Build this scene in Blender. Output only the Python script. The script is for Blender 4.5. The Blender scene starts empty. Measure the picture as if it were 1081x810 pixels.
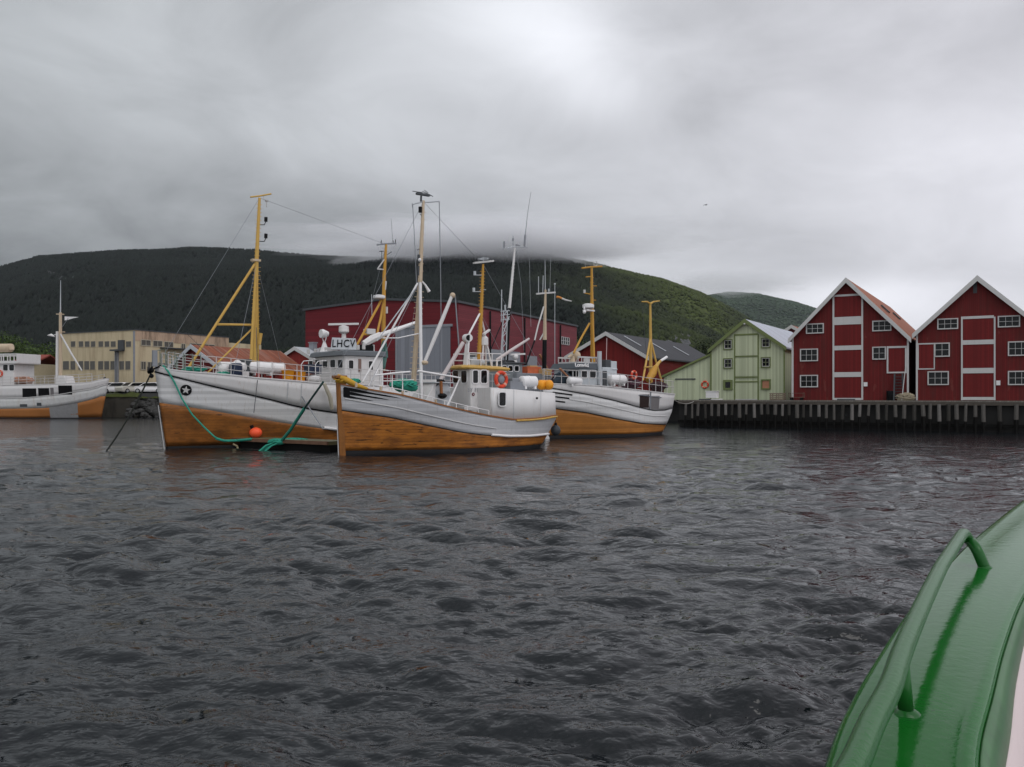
import bpy, math, random
import numpy as np
from mathutils import Vector, Matrix, noise as mnoise
R=math.radians
random.seed(7)
SC=bpy.context.scene; COL=SC.collection
# ---------------------------------------------------------------- camera
F=900.0; CX=540.5; HY=418.0; H=2.8          # photo focal length (px), centre, horizon, eye height (m)
cam=bpy.data.cameras.new('camera'); camo=bpy.data.objects.new('camera',cam); COL.objects.link(camo)
camo.location=(0,0,H); camo.rotation_euler=(R(90),0,0)
cam.sensor_fit='HORIZONTAL'; cam.sensor_width=36; cam.lens=36*F/1081; cam.shift_y=13/1081
cam.clip_start=0.05; cam.clip_end=20000
SC.camera=camo
# ---------------------------------------------------------------- world: overcast sky
SUN_EL=R(52); SUN_ROT=R(150)
wd=bpy.data.worlds.new('World'); SC.world=wd; wd.use_nodes=True
nt=wd.node_tree; nt.nodes.clear()
def N(t,typ,**kw):
    n=t.nodes.new(typ)
    for k,v in kw.items():
        if k.startswith('i_'):
            key=k[2:]
            key=int(key) if key.isdigit() else key.replace('_',' ')
            n.inputs[key].default_value=v
        else: setattr(n,k,v)
    return n
def math_(t,op,a,b=None,c=None,clamp=False):
    n=t.nodes.new('ShaderNodeMath'); n.operation=op; n.use_clamp=clamp
    for i,v in enumerate((a,b,c)):
        if v is None: continue
        if isinstance(v,(int,float)): n.inputs[i].default_value=v
        else: t.links.new(v,n.inputs[i])
    return n.outputs[0]
def sky_world():
    L=nt.links.new
    out=N(nt,'ShaderNodeOutputWorld'); mx=N(nt,'ShaderNodeMixShader',i_0=0.96)
    sky=N(nt,'ShaderNodeTexSky',sky_type='NISHITA',sun_disc=False,sun_elevation=SUN_EL,sun_rotation=SUN_ROT)
    b1=N(nt,'ShaderNodeBackground',i_Strength=0.08); L(sky.outputs[0],b1.inputs[0])
    b2=N(nt,'ShaderNodeBackground',i_Strength=1.0)
    tc=N(nt,'ShaderNodeTexCoord'); sep=N(nt,'ShaderNodeSeparateXYZ'); L(tc.outputs['Generated'],sep.inputs[0])
    x,y,z=sep.outputs
    # cloud deck: directions projected on a flat layer overhead so that clouds flatten toward the horizon
    zc=math_(nt,'ADD',math_(nt,'MAXIMUM',z,0.0),0.26)
    cx=math_(nt,'DIVIDE',x,zc); cy=math_(nt,'DIVIDE',y,zc)
    cmb=N(nt,'ShaderNodeCombineXYZ'); L(cx,cmb.inputs[0]); L(cy,cmb.inputs[1])
    n1=N(nt,'ShaderNodeTexNoise',i_Scale=1.15,i_Detail=6.0,i_Roughness=0.5,i_Distortion=0.35); L(cmb.outputs[0],n1.inputs['Vector'])
    n2=N(nt,'ShaderNodeTexNoise',i_Scale=5.0,i_Detail=7.0,i_Roughness=0.58,i_Distortion=0.6); mpz=N(nt,'ShaderNodeMapping'); mpz.inputs['Scale'].default_value=(1,1,2.0); mpz.inputs['Rotation'].default_value=(0,R(20),0); L(tc.outputs['Generated'],mpz.inputs['Vector']); L(mpz.outputs[0],n2.inputs['Vector'])
    v=math_(nt,'MULTIPLY_ADD',x,0.30,0.60)                 # brighter to the right
    v=math_(nt,'ADD',v,math_(nt,'MULTIPLY',math_(nt,'SUBTRACT',n1.outputs[0],0.5),0.45))
    v=math_(nt,'ADD',v,math_(nt,'MULTIPLY',math_(nt,'SUBTRACT',n2.outputs[0],0.5),0.36))
    # thin and thick places of the cloud layer, by direction
    for (px,py,amp,rad,sy) in SKY_BLOBS:
        d=Vector(((px-CX)/F,1,(HY-py)/F)).normalized()
        dx=math_(nt,'SUBTRACT',x,d.x); dz=math_(nt,'MULTIPLY',math_(nt,'SUBTRACT',z,d.z),sy)
        q=math_(nt,'ADD',math_(nt,'MULTIPLY',dx,dx),math_(nt,'MULTIPLY',dz,dz))
        q=math_(nt,'ADD',q,math_(nt,'MULTIPLY',math_(nt,'SUBTRACT',n1.outputs[0],0.5),rad*rad*1.2))
        g=math_(nt,'POWER',2.718,math_(nt,'MULTIPLY',q,-1/(rad*rad)))
        g=math_(nt,'MULTIPLY',math_(nt,'MINIMUM',g,1.15),math_(nt,'GREATER_THAN',y,0.0))
        v=math_(nt,'ADD',v,math_(nt,'MULTIPLY',g,amp))
    # brighter overhead and behind, as under an even overcast
    up=N(nt,'ShaderNodeMapRange',interpolation_type='SMOOTHSTEP'); L(z,up.inputs[0]); up.inputs[1].default_value=.42; up.inputs[2].default_value=.9; up.inputs[3].default_value=0; up.inputs[4].default_value=SKY_TOP
    bk=N(nt,'ShaderNodeMapRange',interpolation_type='SMOOTHSTEP'); L(y,bk.inputs[0]); bk.inputs[1].default_value=.3; bk.inputs[2].default_value=-.5; bk.inputs[3].default_value=0; bk.inputs[4].default_value=SKY_BACK
    v=math_(nt,'ADD',v,math_(nt,'ADD',up.outputs[0],bk.outputs[0]))
    v=math_(nt,'MAXIMUM',v,0.09)
    tint=N(nt,'ShaderNodeMix',data_type='RGBA'); 
    f=math_(nt,'MULTIPLY_ADD',x,1.1,0.5,clamp=True); L(f,tint.inputs[0])
    tint.inputs[6].default_value=(.955,1.0,1.045,1); tint.inputs[7].default_value=(.985,.985,1.055,1)
    sc=N(nt,'ShaderNodeVectorMath',operation='SCALE'); L(tint.outputs[2],sc.inputs[0]); L(v,sc.inputs[3])
    L(sc.outputs[0],b2.inputs[0])
    L(b1.outputs[0],mx.inputs[1]); L(b2.outputs[0],mx.inputs[2]); L(mx.outputs[0],out.inputs[0])
SKY_TOP=0.22; SKY_BACK=0.40
SKY_BLOBS=[(560,15,.26,.10,1.6),(600,45,.12,.05,1.2),(635,98,.20,.055,1.6),(490,-15,.12,.10,1.8),(910,316,.26,.09,4.2),(1060,190,.10,.14,1.4),
           (-40,340,-.20,.26,2.2),(230,270,-.20,.22,2.6),(480,265,-.12,.16,2.8),(60,60,.06,.2,1.2),(330,60,-.03,.12,1),(400,140,.04,.12,1),(900,240,-.10,.16,3.5),(1040,285,-.07,.10,3.4),(720,110,-.05,.07,2),(960,20,-.05,.2,2),(40,40,.02,.2,1),(860,150,.07,.12,2)]
sky_world()
sun=bpy.data.lights.new('sun','SUN'); sun.energy=0.5; sun.angle=R(25); sun.color=(1,.97,.93)
suno=bpy.data.objects.new('sun',sun); COL.objects.link(suno)
sd=Vector((math.sin(SUN_ROT)*math.cos(SUN_EL),math.cos(SUN_ROT)*math.cos(SUN_EL),math.sin(SUN_EL)))
suno.rotation_euler=sd.to_track_quat('Z','Y').to_euler()
SC.view_settings.view_transform='Standard'; SC.view_settings.look='None'; SC.view_settings.exposure=0; SC.view_settings.gamma=1; SC.view_settings.use_curve_mapping=False
SC.render.engine='CYCLES'; SC.cycles.volume_bounces=2; SC.cycles.max_bounces=6; SC.cycles.use_denoising=True
SC.cycles.transparent_max_bounces=16

# ---------------------------------------------------------------- frames and mesh helper
class Frame:
    """local axes of a thing on the plan: origin (x,y,z), rotation in degrees about z"""
    def __init__(s,x=0,y=0,deg=0,z=0): s.x,s.y,s.z,s.d=x,y,z,R(deg); s.c,s.s=math.cos(s.d),math.sin(s.d)
    def loc(s,p):
        dx,dy=p[0]-s.x,p[1]-s.y
        return Vector((dx*s.c+dy*s.s,-dx*s.s+dy*s.c,p[2]-s.z))
    def wor(s,p): return Vector((s.x+p[0]*s.c-p[1]*s.s,s.y+p[0]*s.s+p[1]*s.c,s.z+p[2]))
    def at(s,px,py,y=0.0):        # where a sight line meets the local plane y=const
        a,b=(px-CX)/F,(HY-py)/F
        D=(y-s.x*s.s+s.y*s.c)/(-a*s.s+s.c)
        return s.loc((a*D,D,H+b*D))
    def atx(s,px,py,x=0.0):
        a,b=(px-CX)/F,(HY-py)/F
        D=(x+s.x*s.c+s.y*s.s)/(a*s.c+s.s)
        return s.loc((a*D,D,H+b*D))
def G(px,py,D): return Vector(((px-CX)/F*D,D,H+(HY-py)/F*D))
def on_line(px,P,d):   # point of the plan line P+t*d seen at px
    a=(px-CX)/F; t=(a*P[1]-P[0])/(d[0]-a*d[1]); return (P[0]+t*d[0],P[1]+t*d[1])
WF=Frame()
def basis(d):
    d=d.normalized(); u=Vector((0,0,1)) if abs(d.z)<.95 else Vector((1,0,0))
    a=d.cross(u).normalized(); return a,d.cross(a).normalized()
class MB:
    def __init__(s): s.v=[];s.f=[];s.m=[];s.cur=0
    def add(s,vs,fs,m=None):
        o=len(s.v); s.v+=[tuple(p) for p in vs]; s.f+=[tuple(i+o for i in f) for f in fs]; s.m+=[s.cur if m is None else m]*len(fs); return s
    def box(s,a,b,m=None):
        x0,y0,z0=[min(a[i],b[i]) for i in range(3)]; x1,y1,z1=[max(a[i],b[i]) for i in range(3)]
        return s.add([(x0,y0,z0),(x1,y0,z0),(x1,y1,z0),(x0,y1,z0),(x0,y0,z1),(x1,y0,z1),(x1,y1,z1),(x0,y1,z1)],
              [(0,3,2,1),(4,5,6,7),(0,1,5,4),(1,2,6,5),(2,3,7,6),(3,0,4,7)],m)
    def obox(s,c,size,M=None,m=None):
        hx,hy,hz=[q/2 for q in size]; M=M or Matrix.Identity(3); c=Vector(c)
        vs=[c+M@Vector(p) for p in [(-hx,-hy,-hz),(hx,-hy,-hz),(hx,hy,-hz),(-hx,hy,-hz),(-hx,-hy,hz),(hx,-hy,hz),(hx,hy,hz),(-hx,hy,hz)]]
        return s.add(vs,[(0,3,2,1),(4,5,6,7),(0,1,5,4),(1,2,6,5),(2,3,7,6),(3,0,4,7)],m)
    def beam(s,p,q,w,t,m=None):     # rectangular bar from p to q: width w (horizontal), thickness t
        p,q=Vector(p),Vector(q); d=(q-p); a,b=basis(d); vs=[]
        for c in (p,q):
            for i,j in ((-1,-1),(1,-1),(1,1),(-1,1)): vs.append(c+a*i*w/2+b*j*t/2)
        return s.add(vs,[(3,2,1,0),(4,5,6,7),(0,1,5,4),(1,2,6,5),(2,3,7,6),(3,0,4,7)],m)
    def tube(s,pts,r,n=8,m=None,cap=True):
        pts=[Vector(p) for p in pts]; k=len(pts); rs=r if isinstance(r,(list,tuple)) else [r]*k
        o=len(s.v); a=None
        for i,p in enumerate(pts):
            d=(pts[min(i+1,k-1)]-pts[max(i-1,0)])
            if d.length<1e-9: d=Vector((0,0,1))
            d.normalize()
            if a is None: a,b=basis(d)
            else:
                a=(a-d*a.dot(d)); a=a.normalized() if a.length>1e-6 else basis(d)[0]; b=d.cross(a)
            for j in range(n):
                t=2*math.pi*j/n; s.v.append(tuple(p+(a*math.cos(t)+b*math.sin(t))*rs[i]))
        fs=[]
        for i in range(k-1):
            for j in range(n):
                fs.append((o+i*n+j,o+i*n+(j+1)%n,o+(i+1)*n+(j+1)%n,o+(i+1)*n+j))
        if cap: fs+= [tuple(o+j for j in reversed(range(n))),tuple(o+(k-1)*n+j for j in range(n))]
        s.f+=fs; s.m+=[s.cur if m is None else m]*len(fs); return s
    def ball(s,c,r,n=12,k=8,sc=(1,1,1),m=None,M=None):
        c=Vector(c); vs=[];fs=[]
        for i in range(k+1):
            ph=math.pi*i/k
            for j in range(n):
                t=2*math.pi*j/n; p=Vector((math.sin(ph)*math.cos(t)*sc[0]*r,math.sin(ph)*math.sin(t)*sc[1]*r,math.cos(ph)*sc[2]*r))
                vs.append(c+(M@p if M else p))
        for i in range(k):
            for j in range(n): fs.append((i*n+j,(i+1)*n+j,(i+1)*n+(j+1)%n,i*n+(j+1)%n))
        return s.add(vs,fs,m)
    def torus(s,c,R_,r,nrm,n=24,k=8,m=None):
        a,b=basis(Vector(nrm)); c=Vector(c); vs=[];fs=[]; nn=Vector(nrm).normalized()
        for i in range(n):
            t=2*math.pi*i/n; d=a*math.cos(t)+b*math.sin(t)
            for j in range(k):
                u=2*math.pi*j/k; vs.append(c+d*(R_+r*math.cos(u))+nn*r*math.sin(u))
        for i in range(n):
            for j in range(k): fs.append((i*k+j,((i+1)%n)*k+j,((i+1)%n)*k+(j+1)%k,i*k+(j+1)%k))
        return s.add(vs,fs,m)
    def prism(s,poly,axis,a,b,m=None):   # polygon in the plane across `axis`, extruded from a to b
        n=len(poly); vs=[]
        for t in (a,b):
            for p in poly: vs.append((p[0],t,p[1]) if axis=='y' else (t,p[0],p[1]) if axis=='x' else (p[0],p[1],t))
        return s.add(vs,[tuple(range(n)),tuple(reversed(range(n,2*n)))]+[(i,i+n,(i+1)%n+n,(i+1)%n) for i in range(n)],m)
    def grid(s,rows,m=None,closed=False):
        n=len(rows[0]); vs=[p for r in rows for p in r]; fs=[]
        for i in range(len(rows)-1):
            for j in range(n-1 if not closed else n): fs.append((i*n+j,i*n+(j+1)%n,(i+1)*n+(j+1)%n,(i+1)*n+j))
        return s.add(vs,fs,m)
    def build(s,name,mats,parent=None,fr=None,smooth=False,solid=0,bevel=0,kind=None,label=None,off=-1,fixn=True):
        me=bpy.data.meshes.new(name); v=s.v; org=Vector((0,0,0))
        if fr is not None and parent is None:
            A=np.array(v); lo,hi=A.min(0),A.max(0); org=Vector(((lo[0]+hi[0])/2,(lo[1]+hi[1])/2,lo[2])); v=(A-np.array(org)).tolist()
        me.from_pydata([tuple(p) for p in v],[],s.f); 
        mats=mats if isinstance(mats,(list,tuple)) else [mats]
        for mm in mats: me.materials.append(mm)
        if len(mats)>1: me.polygons.foreach_set('material_index',s.m)
        me.update()
        if fixn:
            import bmesh
            bm=bmesh.new(); bm.from_mesh(me); bmesh.ops.remove_doubles(bm,verts=bm.verts,dist=1e-5); bmesh.ops.recalc_face_normals(bm,faces=bm.faces); bm.to_mesh(me); bm.free()
        if smooth:
            me.polygons.foreach_set('use_smooth',[True]*len(me.polygons))
            if smooth!='all': me.set_sharp_from_angle(angle=R(38))
        o=bpy.data.objects.new(name,me); COL.objects.link(o)
        if parent is not None: o.parent=parent
        elif fr is not None: o.location=fr.wor(org); o.rotation_euler=(0,0,fr.d)
        if solid: md=o.modifiers.new('solid','SOLIDIFY'); md.thickness=solid; md.offset=off
        if bevel: md=o.modifiers.new('bevel','BEVEL'); md.width=bevel; md.segments=2; md.limit_method='ANGLE'
        if kind: o['kind']=kind
        if label: o['label']=label
        return o
def tag(o,label,cat,group=None,kind=None):
    o['label']=label; o['category']=cat
    if group: o['group']=group
    if kind: o['kind']=kind
    return o
def thing(name,label,cat,fr,group=None):
    o=bpy.data.objects.new(name,None); COL.objects.link(o); o.location=(fr.x,fr.y,fr.z); o.rotation_euler=(0,0,fr.d); o.empty_display_size=.3
    return tag(o,label,cat,group)
def text(s,size,p,rot,mat,parent,name='lettering',ext=.01,sx=1,shear=0,space=1):
    c=bpy.data.curves.new(name,'FONT'); c.body=s; c.size=size; c.extrude=ext; c.align_x='CENTER'; c.align_y='CENTER'; c.shear=shear; c.space_character=space
    t=bpy.data.objects.new(name,c); me=bpy.data.meshes.new_from_object(t); bpy.data.objects.remove(t); me.materials.clear(); me.materials.append(mat); o=bpy.data.objects.new(name,me); COL.objects.link(o); o.parent=parent; o.location=p; o.rotation_euler=rot; o.scale=(sx,1,1); return o

# ---------------------------------------------------------------- materials
MATS={}
def mat(name,col,rough=.6,metal=0,var=.15,vscale=3,streak=0,scol=(.05,.04,.03),sscale=(6,6,.5),sth=.62,bump=0,bscale=30,boards=None,spec=.25,coat=0,emit=None,spots=None):
    if name in MATS: return MATS[name]
    m=bpy.data.materials.new(name); m.use_nodes=True; t=m.node_tree; b=t.nodes['Principled BSDF']; L=t.links.new
    b.inputs['Roughness'].default_value=rough; b.inputs['Metallic'].default_value=metal; b.inputs['Specular IOR Level'].default_value=spec
    if coat: b.inputs['Coat Weight'].default_value=coat; b.inputs['Coat Roughness'].default_value=.08
    tc=N(t,'ShaderNodeTexCoord'); P=tc.outputs['Object']
    n=N(t,'ShaderNodeTexNoise',i_Scale=vscale,i_Detail=5.0,i_Roughness=.6); L(P,n.inputs['Vector'])
    c=N(t,'ShaderNodeMix',data_type='RGBA'); L(n.outputs[0],c.inputs[0])
    c.inputs[6].default_value=tuple(x*(1-var) for x in col)+(1,); c.inputs[7].default_value=tuple(min(1,x*(1+var)) for x in col)+(1,)
    cur=c.outputs[2]
    def overlay(fac,colr):
        nonlocal cur
        q=N(t,'ShaderNodeMix',data_type='RGBA'); L(fac,q.inputs[0]); L(cur,q.inputs[6]); q.inputs[7].default_value=tuple(colr)+(1,); cur=q.outputs[2]
    hgt=None
    if boards:
        ax,wd_,dark=boards
        sp=N(t,'ShaderNodeSeparateXYZ'); L(P,sp.inputs[0])
        coord=math_(t,'ADD',sp.outputs[0],sp.outputs[1]) if ax=='v' else sp.outputs[{'x':0,'y':1,'z':2}[ax]]
        u=math_(t,'DIVIDE',coord,wd_); fr_=math_(t,'FRACT',u); fl=math_(t,'FLOOR',u)
        wn=N(t,'ShaderNodeTexWhiteNoise',noise_dimensions='1D'); L(fl,wn.inputs['W'])
        br=N(t,'ShaderNodeHueSaturation'); L(cur,br.inputs['Color']); L(math_(t,'MULTIPLY_ADD',wn.outputs[0],.3,.85),br.inputs['Value']); cur=br.outputs[0]
        e=math_(t,'ABSOLUTE',math_(t,'SUBTRACT',fr_,.5)); gap=math_(t,'GREATER_THAN',e,.44)
        overlay(math_(t,'MULTIPLY',gap,dark),tuple(x*.25 for x in col)); hgt=math_(t,'SUBTRACT',1.0,gap)
    if streak:
        mp=N(t,'ShaderNodeMapping'); mp.inputs['Scale'].default_value=sscale; L(P,mp.inputs['Vector'])
        s=N(t,'ShaderNodeTexNoise',i_Scale=1.0,i_Detail=6.0,i_Roughness=.7); L(mp.outputs[0],s.inputs['Vector'])
        r=N(t,'ShaderNodeMapRange'); L(s.outputs[0],r.inputs[0]); r.inputs[1].default_value=sth-.1; r.inputs[2].default_value=sth+.1; r.inputs[4].default_value=streak
        overlay(r.outputs[0],scol)
    if spots:
        sc_,th,cc,am=spots
        mp=N(t,'ShaderNodeMapping'); mp.inputs['Scale'].default_value=sc_; L(P,mp.inputs['Vector'])
        s=N(t,'ShaderNodeTexNoise',i_Scale=1.0,i_Detail=4.0,i_Roughness=.6); L(mp.outputs[0],s.inputs['Vector'])
        r=N(t,'ShaderNodeMapRange'); L(s.outputs[0],r.inputs[0]); r.inputs[1].default_value=th; r.inputs[2].default_value=th+.04; r.inputs[4].default_value=am
        overlay(r.outputs[0],cc)
    L(cur,b.inputs['Base Color'])
    if bump or hgt is not None:
        bp=N(t,'ShaderNodeBump',i_Strength=(max(bump,.25) if hgt is not None else bump)); bp.inputs['Distance'].default_value=.02
        nb=N(t,'ShaderNodeTexNoise',i_Scale=bscale,i_Detail=4.0); L(P,nb.inputs['Vector'])
        h=nb.outputs[0] if hgt is None else math_(t,'ADD',math_(t,'MULTIPLY',nb.outputs[0],bump),hgt)
        L(h,bp.inputs['Height']); L(bp.outputs[0],b.inputs['Normal'])
    MATS[name]=m; return m
white=mat('white_paint',(.61,.595,.585),.45,streak=.5,scol=(.36,.25,.16),sscale=(10,10,.7),sth=.66,var=.06)
whitec=mat('clean_white',(.70,.685,.68),.4,var=.05)
greyw=mat('grey_white_topsides',(.60,.595,.59),.45,var=.06,streak=.5,scol=(.33,.24,.16),sscale=(11,11,.7),sth=.66,boards=('z',.16,.08))
greyd=mat('grey_topsides',(.42,.42,.43),.45,var=.08,streak=.3,scol=(.18,.15,.12),sscale=(10,10,.8),sth=.64,boards=('z',.16,.10))
hullw=mat('varnished_hull',(.36,.130,.022),.5,var=.4,vscale=1.1,boards=('z',.15,.6),streak=.85,scol=(.14,.05,.015),sscale=(.8,.8,2.6),sth=.54,spots=((1.1,1.1,8),.60,(.05,.022,.01),.8))
hullw2=mat('clean_varnished_hull',(.34,.135,.028),.5,var=.4,vscale=1.4,boards=('z',.15,.3),streak=.5,scol=(.22,.08,.02),sscale=(.8,.8,2.5),sth=.62)
hulld=mat('dark_varnished_hull',(.27,.098,.020),.5,var=.45,vscale=.9,boards=('z',.15,.4),streak=.8,scol=(.10,.04,.012),sscale=(.7,.7,2.2),sth=.53,spots=((1.8,1.8,7),.64,(.03,.015,.01),.7))
black=mat('black_paint',(.006,.006,.007),.55,var=.2,spec=.12)
wood=mat('oiled_wood',(.26,.10,.03),.5,var=.3,vscale=6)
stemw=mat('stem_timber',(.22,.085,.018),.5,var=.3,vscale=5,streak=.6,scol=(.08,.03,.01),sscale=(8,8,.8))
yel=mat('yellow_paint',(.50,.31,.075),.45,var=.15,streak=.3,scol=(.3,.14,.04),sscale=(9,9,1))
yelo=mat('orange_yellow_paint',(.45,.235,.035),.45,var=.12,streak=.25,scol=(.3,.12,.04),sscale=(9,9,1))
cream=mat('cream_mast',(.48,.38,.27),.5,var=.15,streak=.3,scol=(.25,.14,.06),sscale=(9,9,1))
glass=mat('dark_glass',(.006,.007,.008),.1,var=.3,spec=.22)
dgrey=mat('dark_grey',(.06,.065,.07),.6); mgrey=mat('mid_grey',(.22,.23,.25),.55); lgrey=mat('light_grey',(.42,.44,.46),.5)
steel=mat('galvanised',(.38,.39,.40),.45,metal=.5)
teal=mat('teal_rope',(.03,.27,.19),.8,var=.4,vscale=14,bump=.5); tealD=mat('dark_teal_rope',(.02,.06,.055),.85,var=.4,vscale=14)
orange=mat('orange_plastic',(.85,.10,.03),.4,var=.08); orangey=mat('orange_yellow_plastic',(.75,.30,.02),.5,var=.15)
redp=mat('red_plastic',(.45,.04,.03),.5); bluep=mat('blue_plastic',(.02,.03,.06),.5); 
canvas=mat('yellow_canvas',(.46,.26,.03),.75,var=.3,vscale=4,bump=.4)
redwall=mat('red_clapboard',(.120,.010,.010),.75,var=.2,vscale=1.2,boards=('v',.14,.45),streak=.6,scol=(.07,.018,.014),sscale=(3,3,.35),sth=.56,spots=((1.5,1.5,.5),.63,(.16,.045,.035),.5))
reddoor=mat('red_door_boards',(.135,.010,.010),.7,var=.15,vscale=1.2,boards=('v',.11,.6))
shedred=mat('shed_red',(.135,.010,.009),.75,var=.12,vscale=1,boards=('v',.16,.3))
whtred=mat('warehouse_red',(.125,.009,.014),.6,var=.1,vscale=.6,boards=('z',.45,.3))
whtred2=mat('warehouse_red_side',(.155,.022,.030),.6,var=.12,vscale=.6,boards=('z',.22,.75))
trim=mat('white_trim',(.50,.49,.48),.6,var=.08,streak=.25,scol=(.3,.28,.25),sscale=(5,5,.6))
greenw=mat('pale_green_boards',(.47,.51,.345),.75,var=.07,vscale=1,boards=('v',.17,.22),streak=.2,scol=(.25,.3,.15),sscale=(4,4,.3))
greent=mat('green_trim',(.15,.185,.07),.7,var=.12)
rusty=mat('rusty_tin_roof',(.42,.115,.045),.7,var=.3,vscale=1.2,boards=('x',.5,.3),streak=.7,scol=(.52,.40,.34),sscale=(1.2,.25,1.2),sth=.60)
rustyy=mat('rusty_roof_ribs',(.27,.095,.050),.7,var=.3,vscale=1.2,boards=('y',.45,.35),streak=.5,scol=(.22,.06,.03),sscale=(.3,1.0,.3),sth=.55)
greyroof=mat('grey_tin_roof',(.42,.44,.50),.5,var=.1,boards=('y',.5,.4),streak=.5,scol=(.28,.29,.33),sscale=(.3,1.5,.3))
darkroof=mat('dark_slate_roof',(.045,.045,.050),.75,var=.2,vscale=1,boards=('y',.35,.2))
creamw=mat('stained_cream_render',(.49,.41,.27),.8,var=.1,vscale=.7,streak=.5,scol=(.22,.15,.09),sscale=(1.1,1.1,.10),sth=.58,bump=.1)
pinkw=mat('stained_pink_parapet',(.42,.30,.21),.8,var=.15,vscale=.9,streak=.75,scol=(.12,.08,.055),sscale=(1.3,1.3,.2),sth=.55)
winm=mat('dull_window_panes',(.09,.085,.075),.25,var=.35,vscale=.8)
concrete=mat('dark_wet_concrete',(.055,.05,.04),.8,var=.4,vscale=.8,streak=.7,scol=(.015,.014,.012),sscale=(.8,.8,.2),bump=.4,bscale=6)
rock=mat('grey_rock',(.16,.16,.165),.85,var=.4,vscale=.4,bump=.6,bscale=2)
darkrock=mat('wet_dark_rock',(.035,.034,.032),.6,var=.5,vscale=2,bump=.6,bscale=5)
pilem=mat('weathered_pile',(.095,.088,.08),.85,var=.35,vscale=5,streak=.6,scol=(.05,.045,.04),sscale=(9,9,.7),bump=.4)
wet_shade_timber=mat('black_wet_shade_timber',(.006,.0055,.005),.6,var=.3,spec=.1)
moss=mat('mossy_turf',(.045,.055,.012),.9,var=.5,vscale=2,bump=.5)
asphalt=mat('asphalt',(.06,.06,.058),.85,var=.3,vscale=.5)
planks=mat('quay_planks',(.16,.145,.125),.85,var=.3,boards=('x',.18,.5))
# ---------------------------------------------------------------- water
def water():
    rows=[]
    y=812.0; ds=[0.6,1.2,2,2.8,3.6,4.3]
    pys=np.concatenate([np.arange(930,520,-1.1),np.arange(520,424,-.8)])
    D=list(ds)+[2520/(p-418) for p in pys]+[450,520,700,1000,1600,3000,9000]
    D=np.array(sorted(D))
    A=np.concatenate([np.arange(-100,-34,3),np.arange(-34,34,.062),np.arange(34,101,3)])*math.pi/180
    DD,AA=np.meshgrid(D,A,indexing='ij')
    RR=np.where(np.abs(AA)<.9,DD/np.cos(np.minimum(np.abs(AA),.9)),DD/np.cos(.9))
    X=RR*np.sin(AA); Y=RR*np.cos(AA)
    sp=np.gradient(D)[:,None]*np.ones_like(X); sl=np.maximum(sp,RR*.0012)
    rng=np.random.RandomState(11); Z=np.zeros_like(X); DX=np.zeros_like(X); DY=np.zeros_like(X)
    wx=X+.35*np.sin(.31*Y+.5)+.2*np.sin(.9*X-.4*Y); wy=Y+.3*np.sin(.37*X+1.1)+.15*np.sin(1.1*Y+.3*X)
    gust=.75+.35*np.sin(.11*X+.07*Y)*np.sin(.09*Y-.05*X+1)+.25*np.sin(.23*X-.31*Y+2)
    nW=125; lam=np.exp(rng.uniform(math.log(.15),math.log(3.4),nW))
    for l in lam:
        th=rng.normal(R(250),R(34)) ; k=2*math.pi/l
        st=.046*(1.0 if l<1.1 else (1.1/l)**.65); a=st/k
        kx,ky=k*math.cos(th),k*math.sin(th); ph=rng.uniform(0,6.28)
        q=(kx*wx+ky*wy)+ph+ .6*np.sin(.13*k*wx*.5+ph*3)*.5
        att=np.clip((l/sl-2.0)/2.5,0,1)*(gust if l<2.5 else 1)
        Z+=a*att*np.sin(q)
        DX-=a*att*np.cos(q)*math.cos(th)*.9; DY-=a*att*np.cos(q)*math.sin(th)*.9
    near=np.clip((RR-1.0)/1.0,0,1)
    Z*=near; X=X+DX*near; Y=Y+DY*near
    n0,n1=X.shape; V=np.stack([X,Y,Z],-1).reshape(-1,3)
    idx=np.arange(n0*n1).reshape(n0,n1)
    Fc=np.stack([idx[:-1,:-1],idx[:-1,1:],idx[1:,1:],idx[1:,:-1]],-1).reshape(-1,4)[:, ::-1]
    me=fast_mesh('water',V,Fc); me.polygons.foreach_set('use_smooth',[True]*len(me.polygons))
    m=bpy.data.materials.new('harbour_water'); m.use_nodes=True; t=m.node_tree; b=t.nodes['Principled BSDF']; L=t.links.new
    b.inputs['Base Color'].default_value=(.006,.008,.010,1); b.inputs['Roughness'].default_value=.06; b.inputs['IOR'].default_value=1.333
    tc=N(t,'ShaderNodeTexCoord'); mp=N(t,'ShaderNodeMapping'); mp.inputs['Scale'].default_value=(.85,1.15,1); mp.inputs['Rotation'].default_value=(0,0,R(-14)); L(tc.outputs['Object'],mp.inputs['Vector'])
    h=None
    for s,a,det in ((1.1,.13,1.0),(2.6,.070,1.5),(6.0,.032,2.0),(15,.011,1.5)):
        n=N(t,'ShaderNodeTexNoise',i_Scale=float(s),i_Detail=det,i_Roughness=.5,i_Distortion=.0); L(mp.outputs[0],n.inputs['Vector'])
        # pull the noise into ridges, so crests read as sharp wavelets
        r=math_(t,'SUBTRACT',1.0,math_(t,'MULTIPLY',math_(t,'ABSOLUTE',math_(t,'SUBTRACT',n.outputs[0],.5)),2.6))
        q=math_(t,'MULTIPLY',math_(t,'ADD',math_(t,'MULTIPLY',r,.22),n.outputs[0]),a); h=q if h is None else math_(t,'ADD',h,q)
    bp=N(t,'ShaderNodeBump',i_Strength=1.0); bp.inputs['Distance'].default_value=WATER_BUMP; L(h,bp.inputs['Height']); L(bp.outputs[0],b.inputs['Normal'])
    me.materials.append(m); o=bpy.data.objects.new('water',me); COL.objects.link(o); o['kind']='structure'
WATER_BUMP=0.95
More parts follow.
